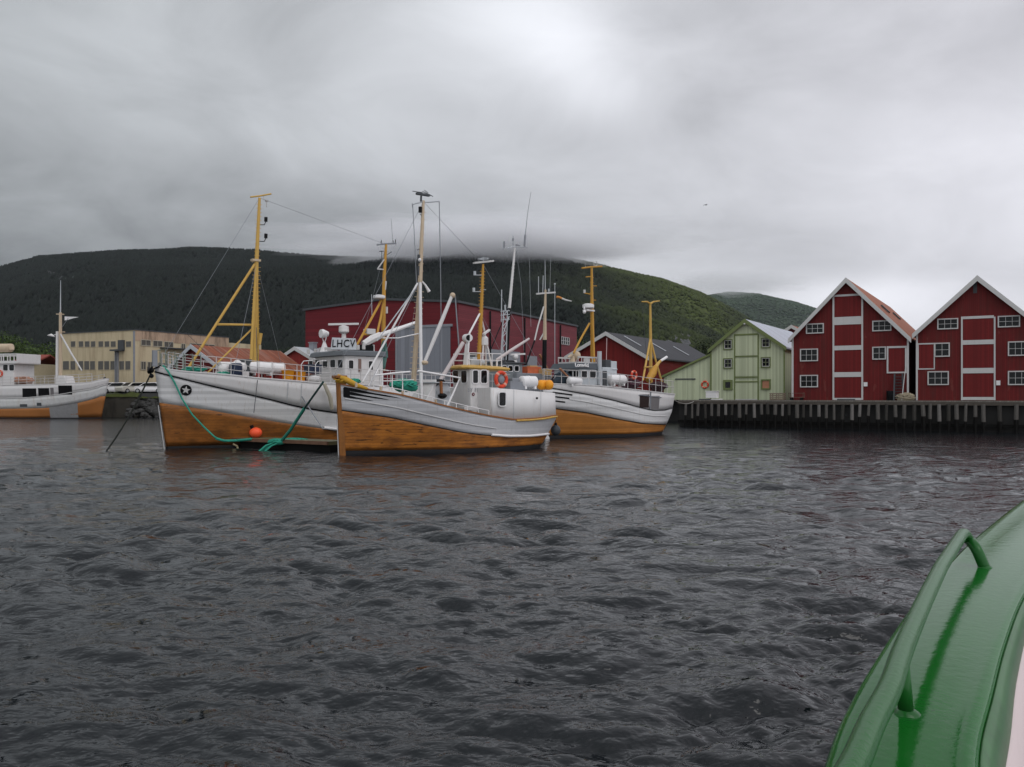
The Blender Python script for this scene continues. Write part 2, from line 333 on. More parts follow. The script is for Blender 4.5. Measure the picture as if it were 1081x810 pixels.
def fast_mesh(name,V,Fc):
    me=bpy.data.meshes.new(name); k=Fc.shape[1]
    me.vertices.add(len(V)); me.vertices.foreach_set('co',V.astype(np.float32).ravel())
    me.loops.add(Fc.size); me.loops.foreach_set('vertex_index',Fc.astype(np.int32).ravel())
    me.polygons.add(len(Fc)); me.polygons.foreach_set('loop_start',np.arange(0,Fc.size,k,dtype=np.int32)); me.polygons.foreach_set('loop_total',np.full(len(Fc),k,dtype=np.int32))
    me.update(calc_edges=True); me.validate(); return me
water()

# ---------------------------------------------------------------- hills
def vnoise(x,y,seed=0):
    rng=np.random.RandomState(seed); T=rng.rand(256,256)
    xi=np.floor(x).astype(int); yi=np.floor(y).astype(int); fx=x-xi; fy=y-yi; fx=fx*fx*(3-2*fx); fy=fy*fy*(3-2*fy)
    g=lambda i,j:T[(xi+i)%256,(yi+j)%256]
    return (g(0,0)*(1-fx)+g(1,0)*fx)*(1-fy)+(g(0,1)*(1-fx)+g(1,1)*fx)*fy
def fbm(x,y,o=4,seed=0):
    s=0;a=.5
    for i in range(o): s=s+a*vnoise(x*2**i,y*2**i,seed+i); a*=.5
    return s
RID=[(-700,372),(-400,345),(-150,305),(0,288),(40,278),(80,274),(130,270),(200,268),(250,270),(290,273),(350,277),(450,276),(560,276),(600,278),(640,284),(700,295),(740,310),(780,332),(820,357),(860,382),(920,402),(1000,415),(2200,418)]
RIDF=[(-900,412),(500,360),(640,330),(700,318),(770,307),(800,309),(840,318),(880,331),(930,345),(1000,362),(1081,380),(1300,398),(1700,408)]
def ridge(a,tab,D): return (HY-np.interp(CX+a*F,[p[0] for p in tab],[p[1] for p in tab]))/F*D+H
D0,DR=520.,2300.
def hz(X,Y):
    a=X/Y; t=np.clip((Y-D0)/(DR-D0),0,None)
    zr=ridge(a,RID,DR)-3.0-8
    tt=np.clip(t,0,1); f=.30*tt+.70*(tt*tt*(3-2*tt))
    # knolls and gullies
    n=(fbm(X/330+9,Y/330+3,4,3)-.47)*110*np.sin(math.pi*np.clip(tt,0,1))**.8
    n2=(fbm(X/90,Y/90,3,8)-.45)*16*np.clip(tt*3,0,1)
    z=2.2+zr*f+(n+n2*.6)*np.clip(zr/140,0,1)*(1-tt**6)
    return np.where(t>1,2.2+zr*(1-.55*np.clip((t-1)/.6,0,1)**1.6),z)
DF=4300.
def hzf(X,Y):
    a=X/Y; t=np.clip((Y-2700)/(DF-2700),0,None); tt=np.clip(t,0,1); zr=ridge(a,RIDF,DF)-12
    z=2+zr*(.3*tt+.7*tt*tt*(3-2*tt))+(fbm(X/400,Y/400,4,21)-.47)*110*np.sin(math.pi*tt)*np.clip(zr/200,0,1)
    return np.where(t>1,2+zr*(1-.6*np.clip((t-1)/.5,0,1)**1.5),z)
def hillmesh(name,fn,a0,a1,na,Ds,m):
    A=np.linspace(a0,a1,na); DD,AA=np.meshgrid(Ds,A,indexing='ij'); X=AA*DD; Z=fn(X,DD)
    V=np.stack([X,DD,Z],-1).reshape(-1,3); idx=np.arange(X.size).reshape(X.shape)
    me=fast_mesh(name,V,np.stack([idx[:-1,:-1],idx[:-1,1:],idx[1:,1:],idx[1:,:-1]],-1).reshape(-1,4)); me.polygons.foreach_set('use_smooth',[True]*len(me.polygons))
    me.materials.append(m); o=bpy.data.objects.new(name,me); COL.objects.link(o); o['kind']='structure'; return o
def hillmat(name,dark,lite,rockc,trees=False):
    m=bpy.data.materials.new(name); m.use_nodes=True; t=m.node_tree; b=t.nodes['Principled BSDF']; L=t.links.new
    b.inputs['Roughness'].default_value=.95; b.inputs['Specular IOR Level'].default_value=.1
    g=N(t,'ShaderNodeNewGeometry'); P=g.outputs['Position']; sp=N(t,'ShaderNodeSeparateXYZ'); L(P,sp.inputs[0])
    n1=N(t,'ShaderNodeTexNoise',i_Scale=.0045,i_Detail=5.0,i_Roughness=.6); L(P,n1.inputs['Vector'])
    n2=N(t,'ShaderNodeTexNoise',i_Scale=.06,i_Detail=3.0); L(P,n2.inputs['Vector'])
    # birch scrub and meadow take over from spruce toward the east shoulder and higher up
    e=N(t,'ShaderNodeMapRange',interpolation_type='SMOOTHSTEP'); L(math_(t,'DIVIDE',sp.outputs[0],sp.outputs[1]),e.inputs[0]); e.inputs[1].default_value=-.08; e.inputs[2].default_value=.24
    k=math_(t,'ADD',math_(t,'MULTIPLY',e.outputs[0],1.0),math_(t,'MULTIPLY',math_(t,'SUBTRACT',n1.outputs[0],.56),2.6))
    k=math_(t,'ADD',k,math_(t,'MULTIPLY',math_(t,'SUBTRACT',math_(t,'DIVIDE',sp.outputs[2],300.0),.55),.9))
    k=math_(t,'MULTIPLY',k,e.outputs[0],clamp=True)
    c=N(t,'ShaderNodeMix',data_type='RGBA'); L(k,c.inputs[0]); c.inputs[6].default_value=dark+(1,); c.inputs[7].default_value=lite+(1,)
    h=N(t,'ShaderNodeHueSaturation'); L(c.outputs[2],h.inputs['Color']); L(math_(t,'MULTIPLY_ADD',n2.outputs[0],1.5,.25),h.inputs['Value'])
    L(h.outputs[0],b.inputs['Base Color']); return m
hm=hillmat('hillside_ground',(.007,.009,.007),(.062,.078,.020),(.2,.2,.2))
hillmesh('hill',hz,-1.6,1.4,420,np.concatenate([[420,470],np.linspace(D0,DR,150),np.linspace(DR+20,3300,30)]),hm)
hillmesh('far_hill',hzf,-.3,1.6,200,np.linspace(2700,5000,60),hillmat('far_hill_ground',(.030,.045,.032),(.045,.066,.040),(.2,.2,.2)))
def forest(name,fn,n,arange,drange,hh,rr,m,seed,keep=None):
    rng=np.random.RandomState(seed); a=rng.uniform(*arange,n); D=np.sqrt(rng.uniform(drange[0]**2,drange[1]**2,n)); X=a*D
    if keep is not None: k=keep(a,D,rng.rand(n)); X=X[k];D=D[k];a=a[k]
    n=len(X); Z=fn(X,D)-1; hgt=rng.uniform(*hh,n); rad=rng.uniform(*rr,n)
    east=np.clip((a+.05)/.25,0,1); hgt*=1-.45*east; 
    ang=np.arange(5)*2*math.pi/5; ox=rng.uniform(0,6,n)
    V=np.zeros((n,7,3)); V[:,0]=np.stack([X,D,Z],-1)
    for j in range(5):
        q=rad*rng.uniform(.7,1.3,n); V[:,1+j]=np.stack([X+q*np.cos(ang[j]+ox),D+q*np.sin(ang[j]+ox),Z+hgt*rng.uniform(.18,.45,n)],-1)
    V[:,6]=np.stack([X+rad*.15,D,Z+hgt],-1)
    f=np.array([(0,1+(j+1)%5,1+j) for j in range(5)]+[(6,1+j,1+(j+1)%5) for j in range(5)])
    Fc=(f[None]+np.arange(n)[:,None,None]*7).reshape(-1,3)
    me=fast_mesh(name,V.reshape(-1,3),Fc); me.materials.append(m); o=bpy.data.objects.new(name,me); COL.objects.link(o)
    return o
fm=hillmat('forest_canopy',(.0075,.0105,.0080),(.046,.060,.014),(.2,.2,.2))
def keep(a,D,r):
    e=np.clip((a+.0)/.25,0,1); d=fbm(a*D/180+4,D/180,3,5); return (r>e*.55)&~((e>.4)&(d>.5)&(r<.8))
tag(forest('forest',hz,135000,(-1.0,.42),(760,2320),(8,15),(3.2,5.6),fm,5,keep),'dark green forest covering the long hill behind the harbour','forest',kind='stuff')
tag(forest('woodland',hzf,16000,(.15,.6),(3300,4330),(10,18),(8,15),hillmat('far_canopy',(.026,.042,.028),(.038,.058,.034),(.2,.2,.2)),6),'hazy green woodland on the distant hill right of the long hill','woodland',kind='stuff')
# ---------------------------------------------------------------- low cloud resting on the hill top (real volume) and air
HAZE=.000025
def volmat(name,dens,col=(1,1,1),noise=None,an=0):
    m=bpy.data.materials.new(name); m.use_nodes=True; t=m.node_tree; t.nodes.clear(); o=N(t,'ShaderNodeOutputMaterial'); p=N(t,'ShaderNodeVolumePrincipled')
    p.inputs['Color'].default_value=col+(1,); p.inputs['Density'].default_value=dens; p.inputs['Anisotropy'].default_value=an; t.links.new(p.outputs[0],o.inputs['Volume']); return m
b=MB(); b.box((-4500,-60,-3),(4500,5400,620)); tag(b.build('haze',volmat('air',HAZE,(.86,.93,1.0))),'thin pale haze in the damp air over the whole harbour','haze',kind='stuff')
def cloud(px0,px1,py,D,thick,dens,seed,depth=500):
    rng=random.Random(seed); b=MB(); c0=G(px0,py,D); c1=G(px1,py,D); n=5
    c=(c0+c1)/2; hx=(c1.x-c0.x)/2
    k=40; n=90; vs=[];fs=[]
    for i in range(k+1):
        ph=math.pi*i/k
        for j in range(n):
            t=2*math.pi*j/n; p=Vector((math.sin(ph)*math.cos(t),math.sin(ph)*math.sin(t),math.cos(ph)))
            w=1+.42*mnoise.noise(p*2.2+Vector((seed,0,0)))+.22*mnoise.noise(p*5+Vector((seed,3,0)))+.10*mnoise.noise(p*13+Vector((seed,3,0)))
            vs.append(c+Vector((p.x*hx*w,p.y*depth*w,p.z*thick*w*(1 if p.z>0 else .8))))
    for i in range(k):
        for j in range(n): fs.append((i*n+j,(i+1)*n+j,(i+1)*n+(j+1)%n,i*n+(j+1)%n))
    b.add(vs,fs); return b
cl=[(300,725,256,1640,37,1,'wide grey low cloud lying along the hill crest'),(335,690,262,1600,33,2,'grey cloud bank over the middle of the hill crest'),(410,650,264,1560,31,4,'grey cloud lump over the hill crest behind the tallest masts'),(700,850,300,3300,50,9,'pale cloud at the left end of the distant hill')]
vm=volmat('cloud_vapour',.0034,(.98,.98,1.0)); vm2=volmat('thin_cloud_vapour',.0018,(.98,.98,1.0))
for (p0,p1,py,D,th,sd_,lab) in cl:
    for k,(sc_,pre) in enumerate(((1.0,'thin outer veil of the '),(.80,'middle layer of the '),(.58,'dense core of the '))):
        m_=(p0+p1)/2; h_=(p1-p0)/2*sc_
        o=cloud(m_-h_,m_+h_,py-(1-sc_)*4,D,th*sc_,0,sd_,200*sc_).build('low_cloud',vm if D<2500 else vm2,smooth='all'); tag(o,pre+lab,'cloud',kind='stuff')

# ---------------------------------------------------------------- land, sea walls
TH=-31.0; du=Vector((math.cos(R(TH)),math.sin(R(TH)))); dv=Vector((-math.sin(R(TH)),math.cos(R(TH))))
P0=Vector((28.3,72.0))                       # under the ridge of the first red warehouse
GZ=2.38
QO=1.3                                        # quay edge in front of the facades
qa=on_line(716,P0-dv*QO,du)
land=[tuple(P0-dv*QO+dv*.25+du*60),tuple(Vector(qa)+dv*.25),tuple(Vector(qa)+dv*16),(4,99),(-8,97.5),(-34,107),(-36,111.5),(-54,112.5),(-64,113),(-900,114),(-3500,900),(-3500,5200),(6000,5200),(6000,900),(900,-40)]
b=MB(); b.add([(x,y,GZ) for x,y in land],[tuple(range(len(land)))]); b.build('ground',asphalt,kind='structure')
b=MB(); b.add([(x,y,GZ-.01) for x,y in land[:11]]+[(x,y,-3) for x,y in land[:11]],[(i,i+1,i+12,i+11) for i in range(10)]); b.build('shore_bank',mat('shore_stone',(.02,.019,.018),.7,var=.5,vscale=1.5,bump=.5,bscale=4),kind='structure')
# raised yard on the left
b=MB(); yard=[(-62,112.2),(-44.5,112.2),(-44.0,125),(-44,170),(-120,170),(-120,112.2)]
b.prism([(x,y) for x,y in yard],'z',GZ-.5,3.15); b.build('yard_ground',asphalt,kind='structure')
# ---------------------------------------------------------------- buildings
def rect(root,fr,px0,py0,px1,py1,m,name,y=0.0,proud=.03,depth=None,label=None,ym=None):
    """flat panel on the facade plane, its corners given by sight lines"""
    ym=(py0+py1)/2 if ym is None else ym
    a=fr.at(px0,ym,y); c=fr.at(px1,ym,y); z1=fr.at((px0+px1)/2,py0,y).z; z0=fr.at((px0+px1)/2,py1,y).z
    b=MB(); b.box((a.x,y-proud,z0),(c.x,y+(depth or .02),z1)); return b.build(name,m,root,label=label)
def rz(fr,px0,py0,px1,py1,y=0.0):
    a=fr.at(px0,py0,y); c=fr.at(px1,py1,y); z1=fr.at((px0+px1)/2,py0,y).z; z0=fr.at((px0+px1)/2,py1,y).z
    return a.x,c.x,z0,z1
def window_l(root,x0,x1,z0,z1,cols,rows,fm_,y=0,fw=.085,mw=.026,gm=None,s=1,pw=.09):
    """framed window on plane y; s=1 faces -y"""
    b=MB(); Y0,Y1=y-pw*s,y+.01*s
    b.box((x0,Y0,z0),(x0+fw,Y1,z1)); b.box((x1-fw,Y0,z0),(x1,Y1,z1)); b.box((x0+fw,Y0,z1-fw),(x1-fw,Y1,z1)); b.box((x0+fw,Y0-.03*s,z0),(x1-fw,Y1,z0+fw))
    iw=(x1-x0-2*fw)/cols; ih=(z1-z0-2*fw)/rows
    for i in range(1,cols): b.box((x0+fw+i*iw-mw/2,Y0+.03*s,z0+fw),(x0+fw+i*iw+mw/2,Y1,z1-fw))
    for j in range(1,rows): b.box((x0+fw,Y0+.035*s,z0+fw+j*ih-mw/2),(x1-fw,Y1,z0+fw+j*ih+mw/2))
    w=b.build('window',fm_,root); g=MB(); g.box((x0+fw*.9,y-.012*s,z0+fw*.9),(x1-fw*.9,y+.006*s,z1-fw*.9)); g.build('pane',gm or glass,w); return w
def window_p(root,fr,px0,py0,px1,py1,cols,rows,fm_,**k):
    x0,x1,z0,z1=rz(fr,px0,py0,px1,py1); return window_l(root,x0,x1,z0,z1,cols,rows,fm_,**k)
def wall_x(root,x,y0,y1,z0,z1,m,name,t=.05):
    b=MB(); b.box((x-t,y0,z0),(x+t,y1,z1)); return b.build(name,m,root)
def gable_roof(root,xl,zl,xa,za,xr,zr,y0,y1,m,t=.14,name='roof',barge=None,bw=.26):
    b=MB()
    for (xe,ze) in ((xl,zl),(xr,zr)):
        b.prism([(xe,ze),(xa,za),(xa,za+t*1.3),(xe,ze+t*1.2)],'y',y0,y1)
    r=b.build(name,m,root)
    if barge:
        b=MB()
        for (xe,ze) in ((xl,zl),(xr,zr)):
            b.prism([(xe,ze-bw+.05),(xa,za-bw+.02),(xa,za+t*1.3+.03),(xe,ze+t*1.2+.03)],'y',y0-.06,y0-.002)
        b.build('bargeboard',barge,root)
    return r
def gable_house(name,label,cat,fr,xl,xr,zl,zr,xa,za,ln,wm,rm,bm_,over=.35,side=.3,group=None,base=0):
    root=thing(name,label,cat,fr,group)
    b=MB(); b.prism([(xl,base),(xr,base),(xr,zr),(xa,za),(xl,zl)],'y',0,ln); b.build('wall',wm,root)
    kl=(za-zl)/(xa-xl); kr=(za-zr)/(xr-xa)
    gable_roof(root,xl-side,zl-side*kl+.02,xa,za+.02,xr+side,zr-side*kr+.02,-over,ln+over,rm,barge=bm_)
    return root
# --- red warehouse (rust roof)
f1=Frame(P0.x,P0.y,TH,GZ)
z4=lambda x,y:(820+x/5.0625,280+y/5.0625)
a=f1.at(836.8,357,0); c=f1.at(958.3,356,0); ap=f1.at(894,296.5,0)
r1=gable_house('warehouse','red wooden warehouse with orange rust roof, standing next to the pale green one','warehouse',f1,a.x,c.x,a.z,c.z,ap.x,ap.z,27,redwall,rustyy,trim,over=.45)
def zwin(root,fr,zz,x0,y0,x1,y1,cols,rows,m=trim,**k):
    p=zz(x0,y0); q=zz(x1,y1); window_p(root,fr,p[0],p[1],q[0],q[1],cols,rows,m,**k)
def zrect(root,fr,zz,x0,y0,x1,y1,m,name,**k):
    p=zz(x0,y0); q=zz(x1,y1); return rect(root,fr,p[0],p[1],q[0],q[1],m,name,**k)
for w in ((157,312,252,366),(125,447,221,514),(125,587,221,653),(511,296,613,353)): zwin(r1,f1,z4,*w,3,2)
zwin(r1,f1,z4,511,436,584,505,2,2)
def hoist_doors(root,fr,zz,xl,xr,ytop,ybot,bands,gaps,tw=9,dm=reddoor,tm=trim,bandlabel=None,topband=None):
    zrect(root,fr,zz,xl,ytop,xl+tw,ybot,tm,'door_post',proud=.10); zrect(root,fr,zz,xr-tw,ytop,xr,ybot,tm,'door_post',proud=.10)
    for (y0,y1) in bands: zrect(root,fr,zz,xl+tw,y0,xr-tw,y1,tm,'floor_band',proud=.08)
    for (y0,y1) in gaps:
        d=zrect(root,fr,zz,xl+tw+1,y0,xr-tw-1,y1,dm,'hoist_door',proud=.045)
        m=(xl+xr)/2; p=zz(m,(y0+y1)/2); q=fr.at(p[0],p[1],0); b=MB(); b.box((q.x-.015,-.06,q.z-.9),(q.x+.015,-.044,q.z+.9)); 
hoist_doors(r1,f1,z4,299,462,158,720,[(156,166),(276,318),(430,454),(572,598),(710,721)],[(167,275),(319,429),(455,571),(599,709)])
# side loading door with white frame
for q in ((588,433,695,443),(588,443,597,570),(588,570,695,578),(686,443,695,570)): zrect(r1,f1,z4,*q,trim,'door_frame',proud=.08)
zrect(r1,f1,z4,597,443,686,570,reddoor,'loading_door',proud=.04)
zrect(r1,f1,z4,80,385,90,718,trim,'corner_board',proud=.07); zrect(r1,f1,z4,696,380,706,718,trim,'corner_board',proud=.07)
zrect(r1,f1,z4,465,626,485,648,whitec,'sign_board',proud=.12)
for (u,s) in ((7,.45),(15,.45)):
    b=MB()   # roof hatches on the slope to the right
    k=(c.z-ap.z)/(c.x-ap.x); x=ap.x+(c.x-ap.x)*s
    b.obox((x,u,ap.z+k*(x-ap.x)+.34),(.9,.9,.12),Matrix.Rotation(math.atan(-k),3,'Y'))
    b.build('roof_hatch',dgrey,r1)
# --- second red warehouse
z5=lambda x,y:(950+x/5.0625,280+y/5.0625)
P2=on_line(1032,P0,du); f2=Frame(P2[0],P2[1],TH,GZ)
a2=f2.at(967.8,352,0); ap2=f2.at(1032,294.5,0); hw=-a2.x
r2=gable_house('warehouse','red wooden warehouse at the right edge with the tallest plain gable','warehouse',f2,a2.x,hw,a2.z,a2.z,0,ap2.z,27,redwall,rustyy,trim,over=.45)
for w in ((200,285,312,343,3,2),(184,415,267,490,2,2),(148,567,262,641,3,2),(523,270,643,332,3,2),(577,407,690,485,3,2),(577,565,692,641,3,2)): zwin(r2,f2,z5,*w)
hoist_doors(r2,f2,z5,327,511,276,722,[(272,286),(400,424),(550,578),(705,721)],[(287,399),(425,549),(579,704)])
for q in ((95,417,187,424),(95,424,101,552),(95,552,187,558),(181,424,187,552)): zrect(r2,f2,z5,*q,trim,'door_frame',proud=.06)
zrect(r2,f2,z5,101,424,181,552,reddoor,'loading_door',proud=.03)
zrect(r2,f2,z5,86,368,96,722,trim,'corner_board',proud=.07)
zrect(r2,f2,z5,515,617,537,642,whitec,'sign_board',proud=.12)
zrect(r2,f2,z5,392,95,412,150,dgrey,'hoist_hatch',proud=.05)
# --- green warehouse with lean-to
z3=lambda x,y:(690+x/6.75,320+y/6.75)
f3=Frame((787-CX)/F*88,88,TH,GZ)
a=f3.at(751,369,0); c=f3.at(827.8,366.5,0); ap=f3.at(787,339,0)
r3=gable_house('warehouse','pale green wooden warehouse with grey tin roof and a low lean-to','warehouse',f3,a.x,c.x,a.z,c.z,ap.x,ap.z,20,greenw,greyroof,greent,over=.3)
for w in ((497,258,563,332,2,2),(497,393,563,467,2,2),(765,248,833,320,2,2),(765,385,833,460,2,2)):
    zwin(r3,f3,z3,*w,m=greent,fw=.08); 
    p=z3(w[0]+7,w[1]+7); q=z3(w[2]-7,w[3]-7); x0,x1,zz0,zz1=rz(f3,p[0],p[1],q[0],q[1])
    window_l(r3,x0,x1,zz0,zz1,2,2,trim,fw=.06,mw=.05,pw=.05)
zwin(r3,f3,z3,497,548,563,620,1,1,m=greent,fw=.22)
zwin(r3,f3,z3,765,543,835,617,1,1,m=greent,fw=.14,gm=mat('weathered_plywood',(.42,.20,.12),.8,var=.35,vscale=2))
hoist_doors(r3,f3,z3,574,750,222,690,[],[(232,374),(398,520),(566,684)],tw=8,dm=greenw,tm=greent)
for q in ((583,219,742,231),(583,525,742,533),(583,557,742,566)): zrect(r3,f3,z3,*q,greent,'floor_band',proud=.08)
zrect(r3,f3,z3,583,376,742,384,greent,'floor_band',proud=.07); zrect(r3,f3,z3,583,684,742,690,trim,'floor_band',proud=.07)
zrect(r3,f3,z3,404,345,413,690,greent,'corner_board',proud=.07); zrect(r3,f3,z3,926,318,936,690,greent,'corner_board',proud=.06)
p=f3.at(*z3(404,376),0); q=f3.at(*z3(72,528),0)
b=MB(); b.prism([(q.x,0),(p.x,0),(p.x,p.z),(q.x,q.z)],'y',.05,14); b.build('lean_to_wall',greenw,r3)
b=MB(); b.prism([(q.x-.2,q.z-.08),(p.x,p.z),(p.x,p.z+.22),(q.x-.2,q.z+.14)],'y',-.2,14.2); b.build('lean_to_roof',[greent],r3)
zrect(r3,f3,z3,155,538,298,546,dgrey,'door_rail',y=.05,proud=.1); zrect(r3,f3,z3,166,547,226,690,greenw,'shed_door',y=.05,proud=.05); zrect(r3,f3,z3,228,547,288,690,greenw,'shed_door',y=.05,proud=.04)
# --- red tin roof house behind the green one
fb=Frame((836-CX)/F*112,112,TH,GZ); t_=fb.at(836,345,0)
rb=gable_house('house','sliver of orange tin roof between the green and the red warehouse','house',fb,-5,4,t_.z-3.2,t_.z-2.6,0,t_.z,14,redwall,rustyy,trim)
# --- red shed with dark roof
fs=Frame((641-CX)/F*95,95,TH,GZ)
a=fs.at(600,377,0); c=fs.at(684,377.5,0); ap=fs.at(641,352.5,0)
rs=gable_house('boat_shed','low red boat shed with long dark roof behind the rightmost fishing boat','shed',fs,a.x,c.x,a.z,c.z,ap.x,ap.z,25.5,shedred,darkroof,trim,over=.4)
k=(c.z-ap.z)/(c.x-ap.x)
for (u,s) in ((3.2,.30),(9.5,.42),(16.5,.5)):
    b=MB(); x0=ap.x+(c.x-ap.x)*(s-.16); x1=ap.x+(c.x-ap.x)*(s+.26); b.beam((x0,u,ap.z+k*(x0-ap.x)+.30),(x1,u,ap.z+k*(x1-ap.x)+.30),.30,.04); b.build('roof_light',lgrey,rs)
# --- big red warehouse
fw_=Frame(-6.4,100,-25.5,GZ)
tc_=fw_.at(483,319.5,0); tl=fw_.at(322.5,328,0); ta=fw_.at(405,317.2,0)
rw=thing('industrial_hall','huge dark red corrugated hall with a grey sliding door','industrial hall',fw_)
ez=(tc_.z+tl.z)/2; ln=38.5; 
b=MB(); b.prism([(tl.x,0),(0,0),(0,tc_.z),(ta.x,ta.z),(tl.x,tl.z)],'y',0,ln); b.build('wall',whtred,rw)
b=MB()
for (xe,ze) in ((tl.x-.25,tl.z-.03),(.25,tc_.z-.03)): b.prism([(xe,ze),(ta.x,ta.z),(ta.x,ta.z+.28),(xe,ze+.25)],'y',-.25,ln+.2)
b.build('roof',dgrey,rw)
b=MB(); b.box((0,.1,0),(.06,ln,tc_.z-.25)); b.build('side_cladding',whtred2,rw)
def sidey(px): return fw_.atx(px,350,0).y
for px in (516,552.5,590.4):
    y=sidey(px); b=MB(); b.tube([(.22,y,0),(.22,y,tc_.z-.3)],.11); b.build('downpipe',black,rw)
y0,y1=sidey(591.5),sidey(600); z1=fw_.atx(596,356.3,0).z; z0=fw_.atx(596,363.9,0).z
b=MB(); n=4
for i in range(n+1): yy=y0+(y1-y0)*i/n; b.box((.06,yy-.05,z0),(.20,yy+.05,z1))
for zz in (z0,(z0+z1)/2,z1): b.box((.06,y0,zz-.03),(.19,y1,zz+.03))
w=b.build('window',trim,rw); b=MB(); b.box((.06,y0,z0),(.1,y1,z1)); b.build('pane',glass,w)
for (pa,pb,top) in ((488,505,373),(512,548,370),(556,566,376)):
    y0,y1=sidey(pa),sidey(pb); z1=fw_.atx((pa+pb)/2,top,0).z; b=MB(); b.box((.06,y0,0),(.16,y1,z1)); b.build('side_door',mgrey if pa>490 else dgrey,rw)
x0,x1,z0,z1=rz(fw_,420,346,475.6,400); b=MB(); b.box((x0,-.12,0),(x1,.02,z1)); b.build('sliding_door',mat('grey_door_sheet',(.20,.21,.235),.5,var=.06,boards=('x',.6,.15)),rw)
b=MB(); b.box((x0-.3,-.2,z1),(x1+.3,.02,z1+.3)); b.box((x0-.25,-.18,0),(x0,.02,z1)); b.build('door_frame',mgrey,rw)
# --- small red house left of hall
fh=Frame((313-CX)/F*104,104,-28,GZ); a=fh.at(294,381,0); ap=fh.at(313,368,0)
rh=gable_house('cottage','small red gabled cottage with grey chimney left of the big hall','cottage',fh,a.x,-a.x*1.15,a.z,a.z-.2,0,ap.z,10,mat('cottage_red',(.26,.03,.025),.7,boards=('v',.15,.3)),lgrey,trim)
b=MB(); b.box((.2,2,ap.z-.6),(.9,2.7,ap.z+.75)); b.box((.12,1.92,ap.z+.75),(.98,2.78,ap.z+.88)); b.build('chimney',mgrey,rh)
# --- boathouse with rusty roof
fo=Frame((203.7-CX)/F*88,88,-24,GZ); ap=fo.at(203.7,366,0); a=fo.at(180,389,0); c=fo.at(238,391,0)
ro=gable_house('boathouse','low dark red boathouse under a streaked rusty tin roof','boathouse',fo,a.x,c.x,max(a.z,.9),max(c.z-.1,.9),ap.x,ap.z,13.5,mat('boathouse_red',(.11,.013,.012),.8,var=.3,boards=('v',.2,.5)),mat('streaked_rusty_tin',(.19,.050,.020),.65,var=.4,vscale=.8,boards=('y',.6,.6),streak=.5,scol=(.36,.28,.24),sscale=(.15,1.7,.15),sth=.60),lgrey,over=.3)
# --- cream factory
fc=Frame((142.3-CX)/F*118,118,-27,3.1)
c0=fc.at(142.3,348.5,0)
l0=fc.at(62,351,0); yb=None
rf=thing('factory','long cream rendered factory with two rows of dull windows','factory',fc)
a_=(241.5-CX)/F; 
def fy(px): return fc.atx(px,370,0).y
Lr=fy(241.5); Ht=c0.z
b=MB(); b.prism([(l0.x,0),(0,0),(0,Lr),(l0.x,Lr)],'z',0,Ht-.02); b.build('wall',creamw,rf)
b=MB(); b.box((l0.x-.12,-.12,Ht-.02),(.12,Lr+.1,Ht+.10)); b.build('roof',dgrey,rf)
b=MB(); b.box((.0,.1,Ht-1.45),(.035,Lr-.1,Ht-.05)); b.build('parapet_band',pinkw,rf)
z7=lambda x,y:(60+x/5.405,330+y/5.405)
def fwin(x0,x1,y0,y1,cols=1):
    p=z7(x0,y0); q=z7(x1,y1); a,c,z0,z1=rz(fc,p[0],p[1],q[0],q[1]); window_l(rf,a,c,z0,z1,cols,1,mat('cream_frames',(.36,.33,.26),.7),gm=winm,fw=.03,pw=.04)
for (x0,x1) in ((80,107),(125,152),(160,188),(195,221),(238,266),(273,301),(308,337),(395,425)): fwin(x0,x1,164,197)
for (x0,x1) in ((35,71),(78,107),(124,152),(157,186),(190,219),(236,266),(271,300),(306,336),(357,385),(391,421)): fwin(x0,x1,277,327)
def fwr(x0,x1,y0,y1):
    p=z7(x0,y0); q=z7(x1,y1); ya,yb_=fy(p[0]),fy(q[0]); m=(p[0]+q[0])/2; z1=fc.atx(m,p[1],0).z; z0=fc.atx(m,q[1],0).z
    b=MB(); fwd=.09
    b.box((.036,ya,z0),(.09,ya+fwd,z1)); b.box((.036,yb_-fwd,z0),(.09,yb_,z1)); b.box((.036,ya+fwd,z1-fwd),(.09,yb_-fwd,z1)); b.box((.036,ya+fwd,z0),(.10,yb_-fwd,z0+fwd))
    k=max(2,int((yb_-ya)/1.2))
    for i in range(1,k): y=ya+(yb_-ya)*i/k; b.box((.036,y-.03,z0+fwd),(.075,y+.03,z1-fwd))
    w=b.build('window',MATS['cream_frames'],rf); b=MB(); b.box((.0,ya+.05,z0+.05),(.05,yb_-.05,z1-.05)); b.build('pane',winm,w)
for (x0,x1,y0,y1) in ((478,536,155,191),(546,602,160,196),(610,664,166,201),(708,733,177,212),(757,900,178,200),(477,508,278,328),(515,550,281,331),(575,640,287,336)): fwr(x0,x1,y0,y1)
zrect(rf,fc,z7,358,158,388,216,dgrey,'loading_bay',proud=.3); zrect(rf,fc,z7,336,212,386,221,dgrey,'landing',proud=1.0)
for x in (340,352): zrect(rf,fc,z7,x-2,216,x+2,400,mgrey,'ladder_rail',proud=.25)
zrect(rf,fc,z7,440,105,446,405,mgrey,'downpipe',proud=.15)
b=MB(); y0=fy(242); h=fc.atx(250,362.5,0).z; b.box((-14,y0,0),(0,y0+7,h)); b.build('rear_wing',creamw,rf)
b=MB(); y0=fy(169); y1=fy(196); zc=fc.atx(182,367.8,0).z; b.box((.036,y0,zc-.12),(1.1,y1,zc+.02)); b.build('canopy',dgrey,rf)
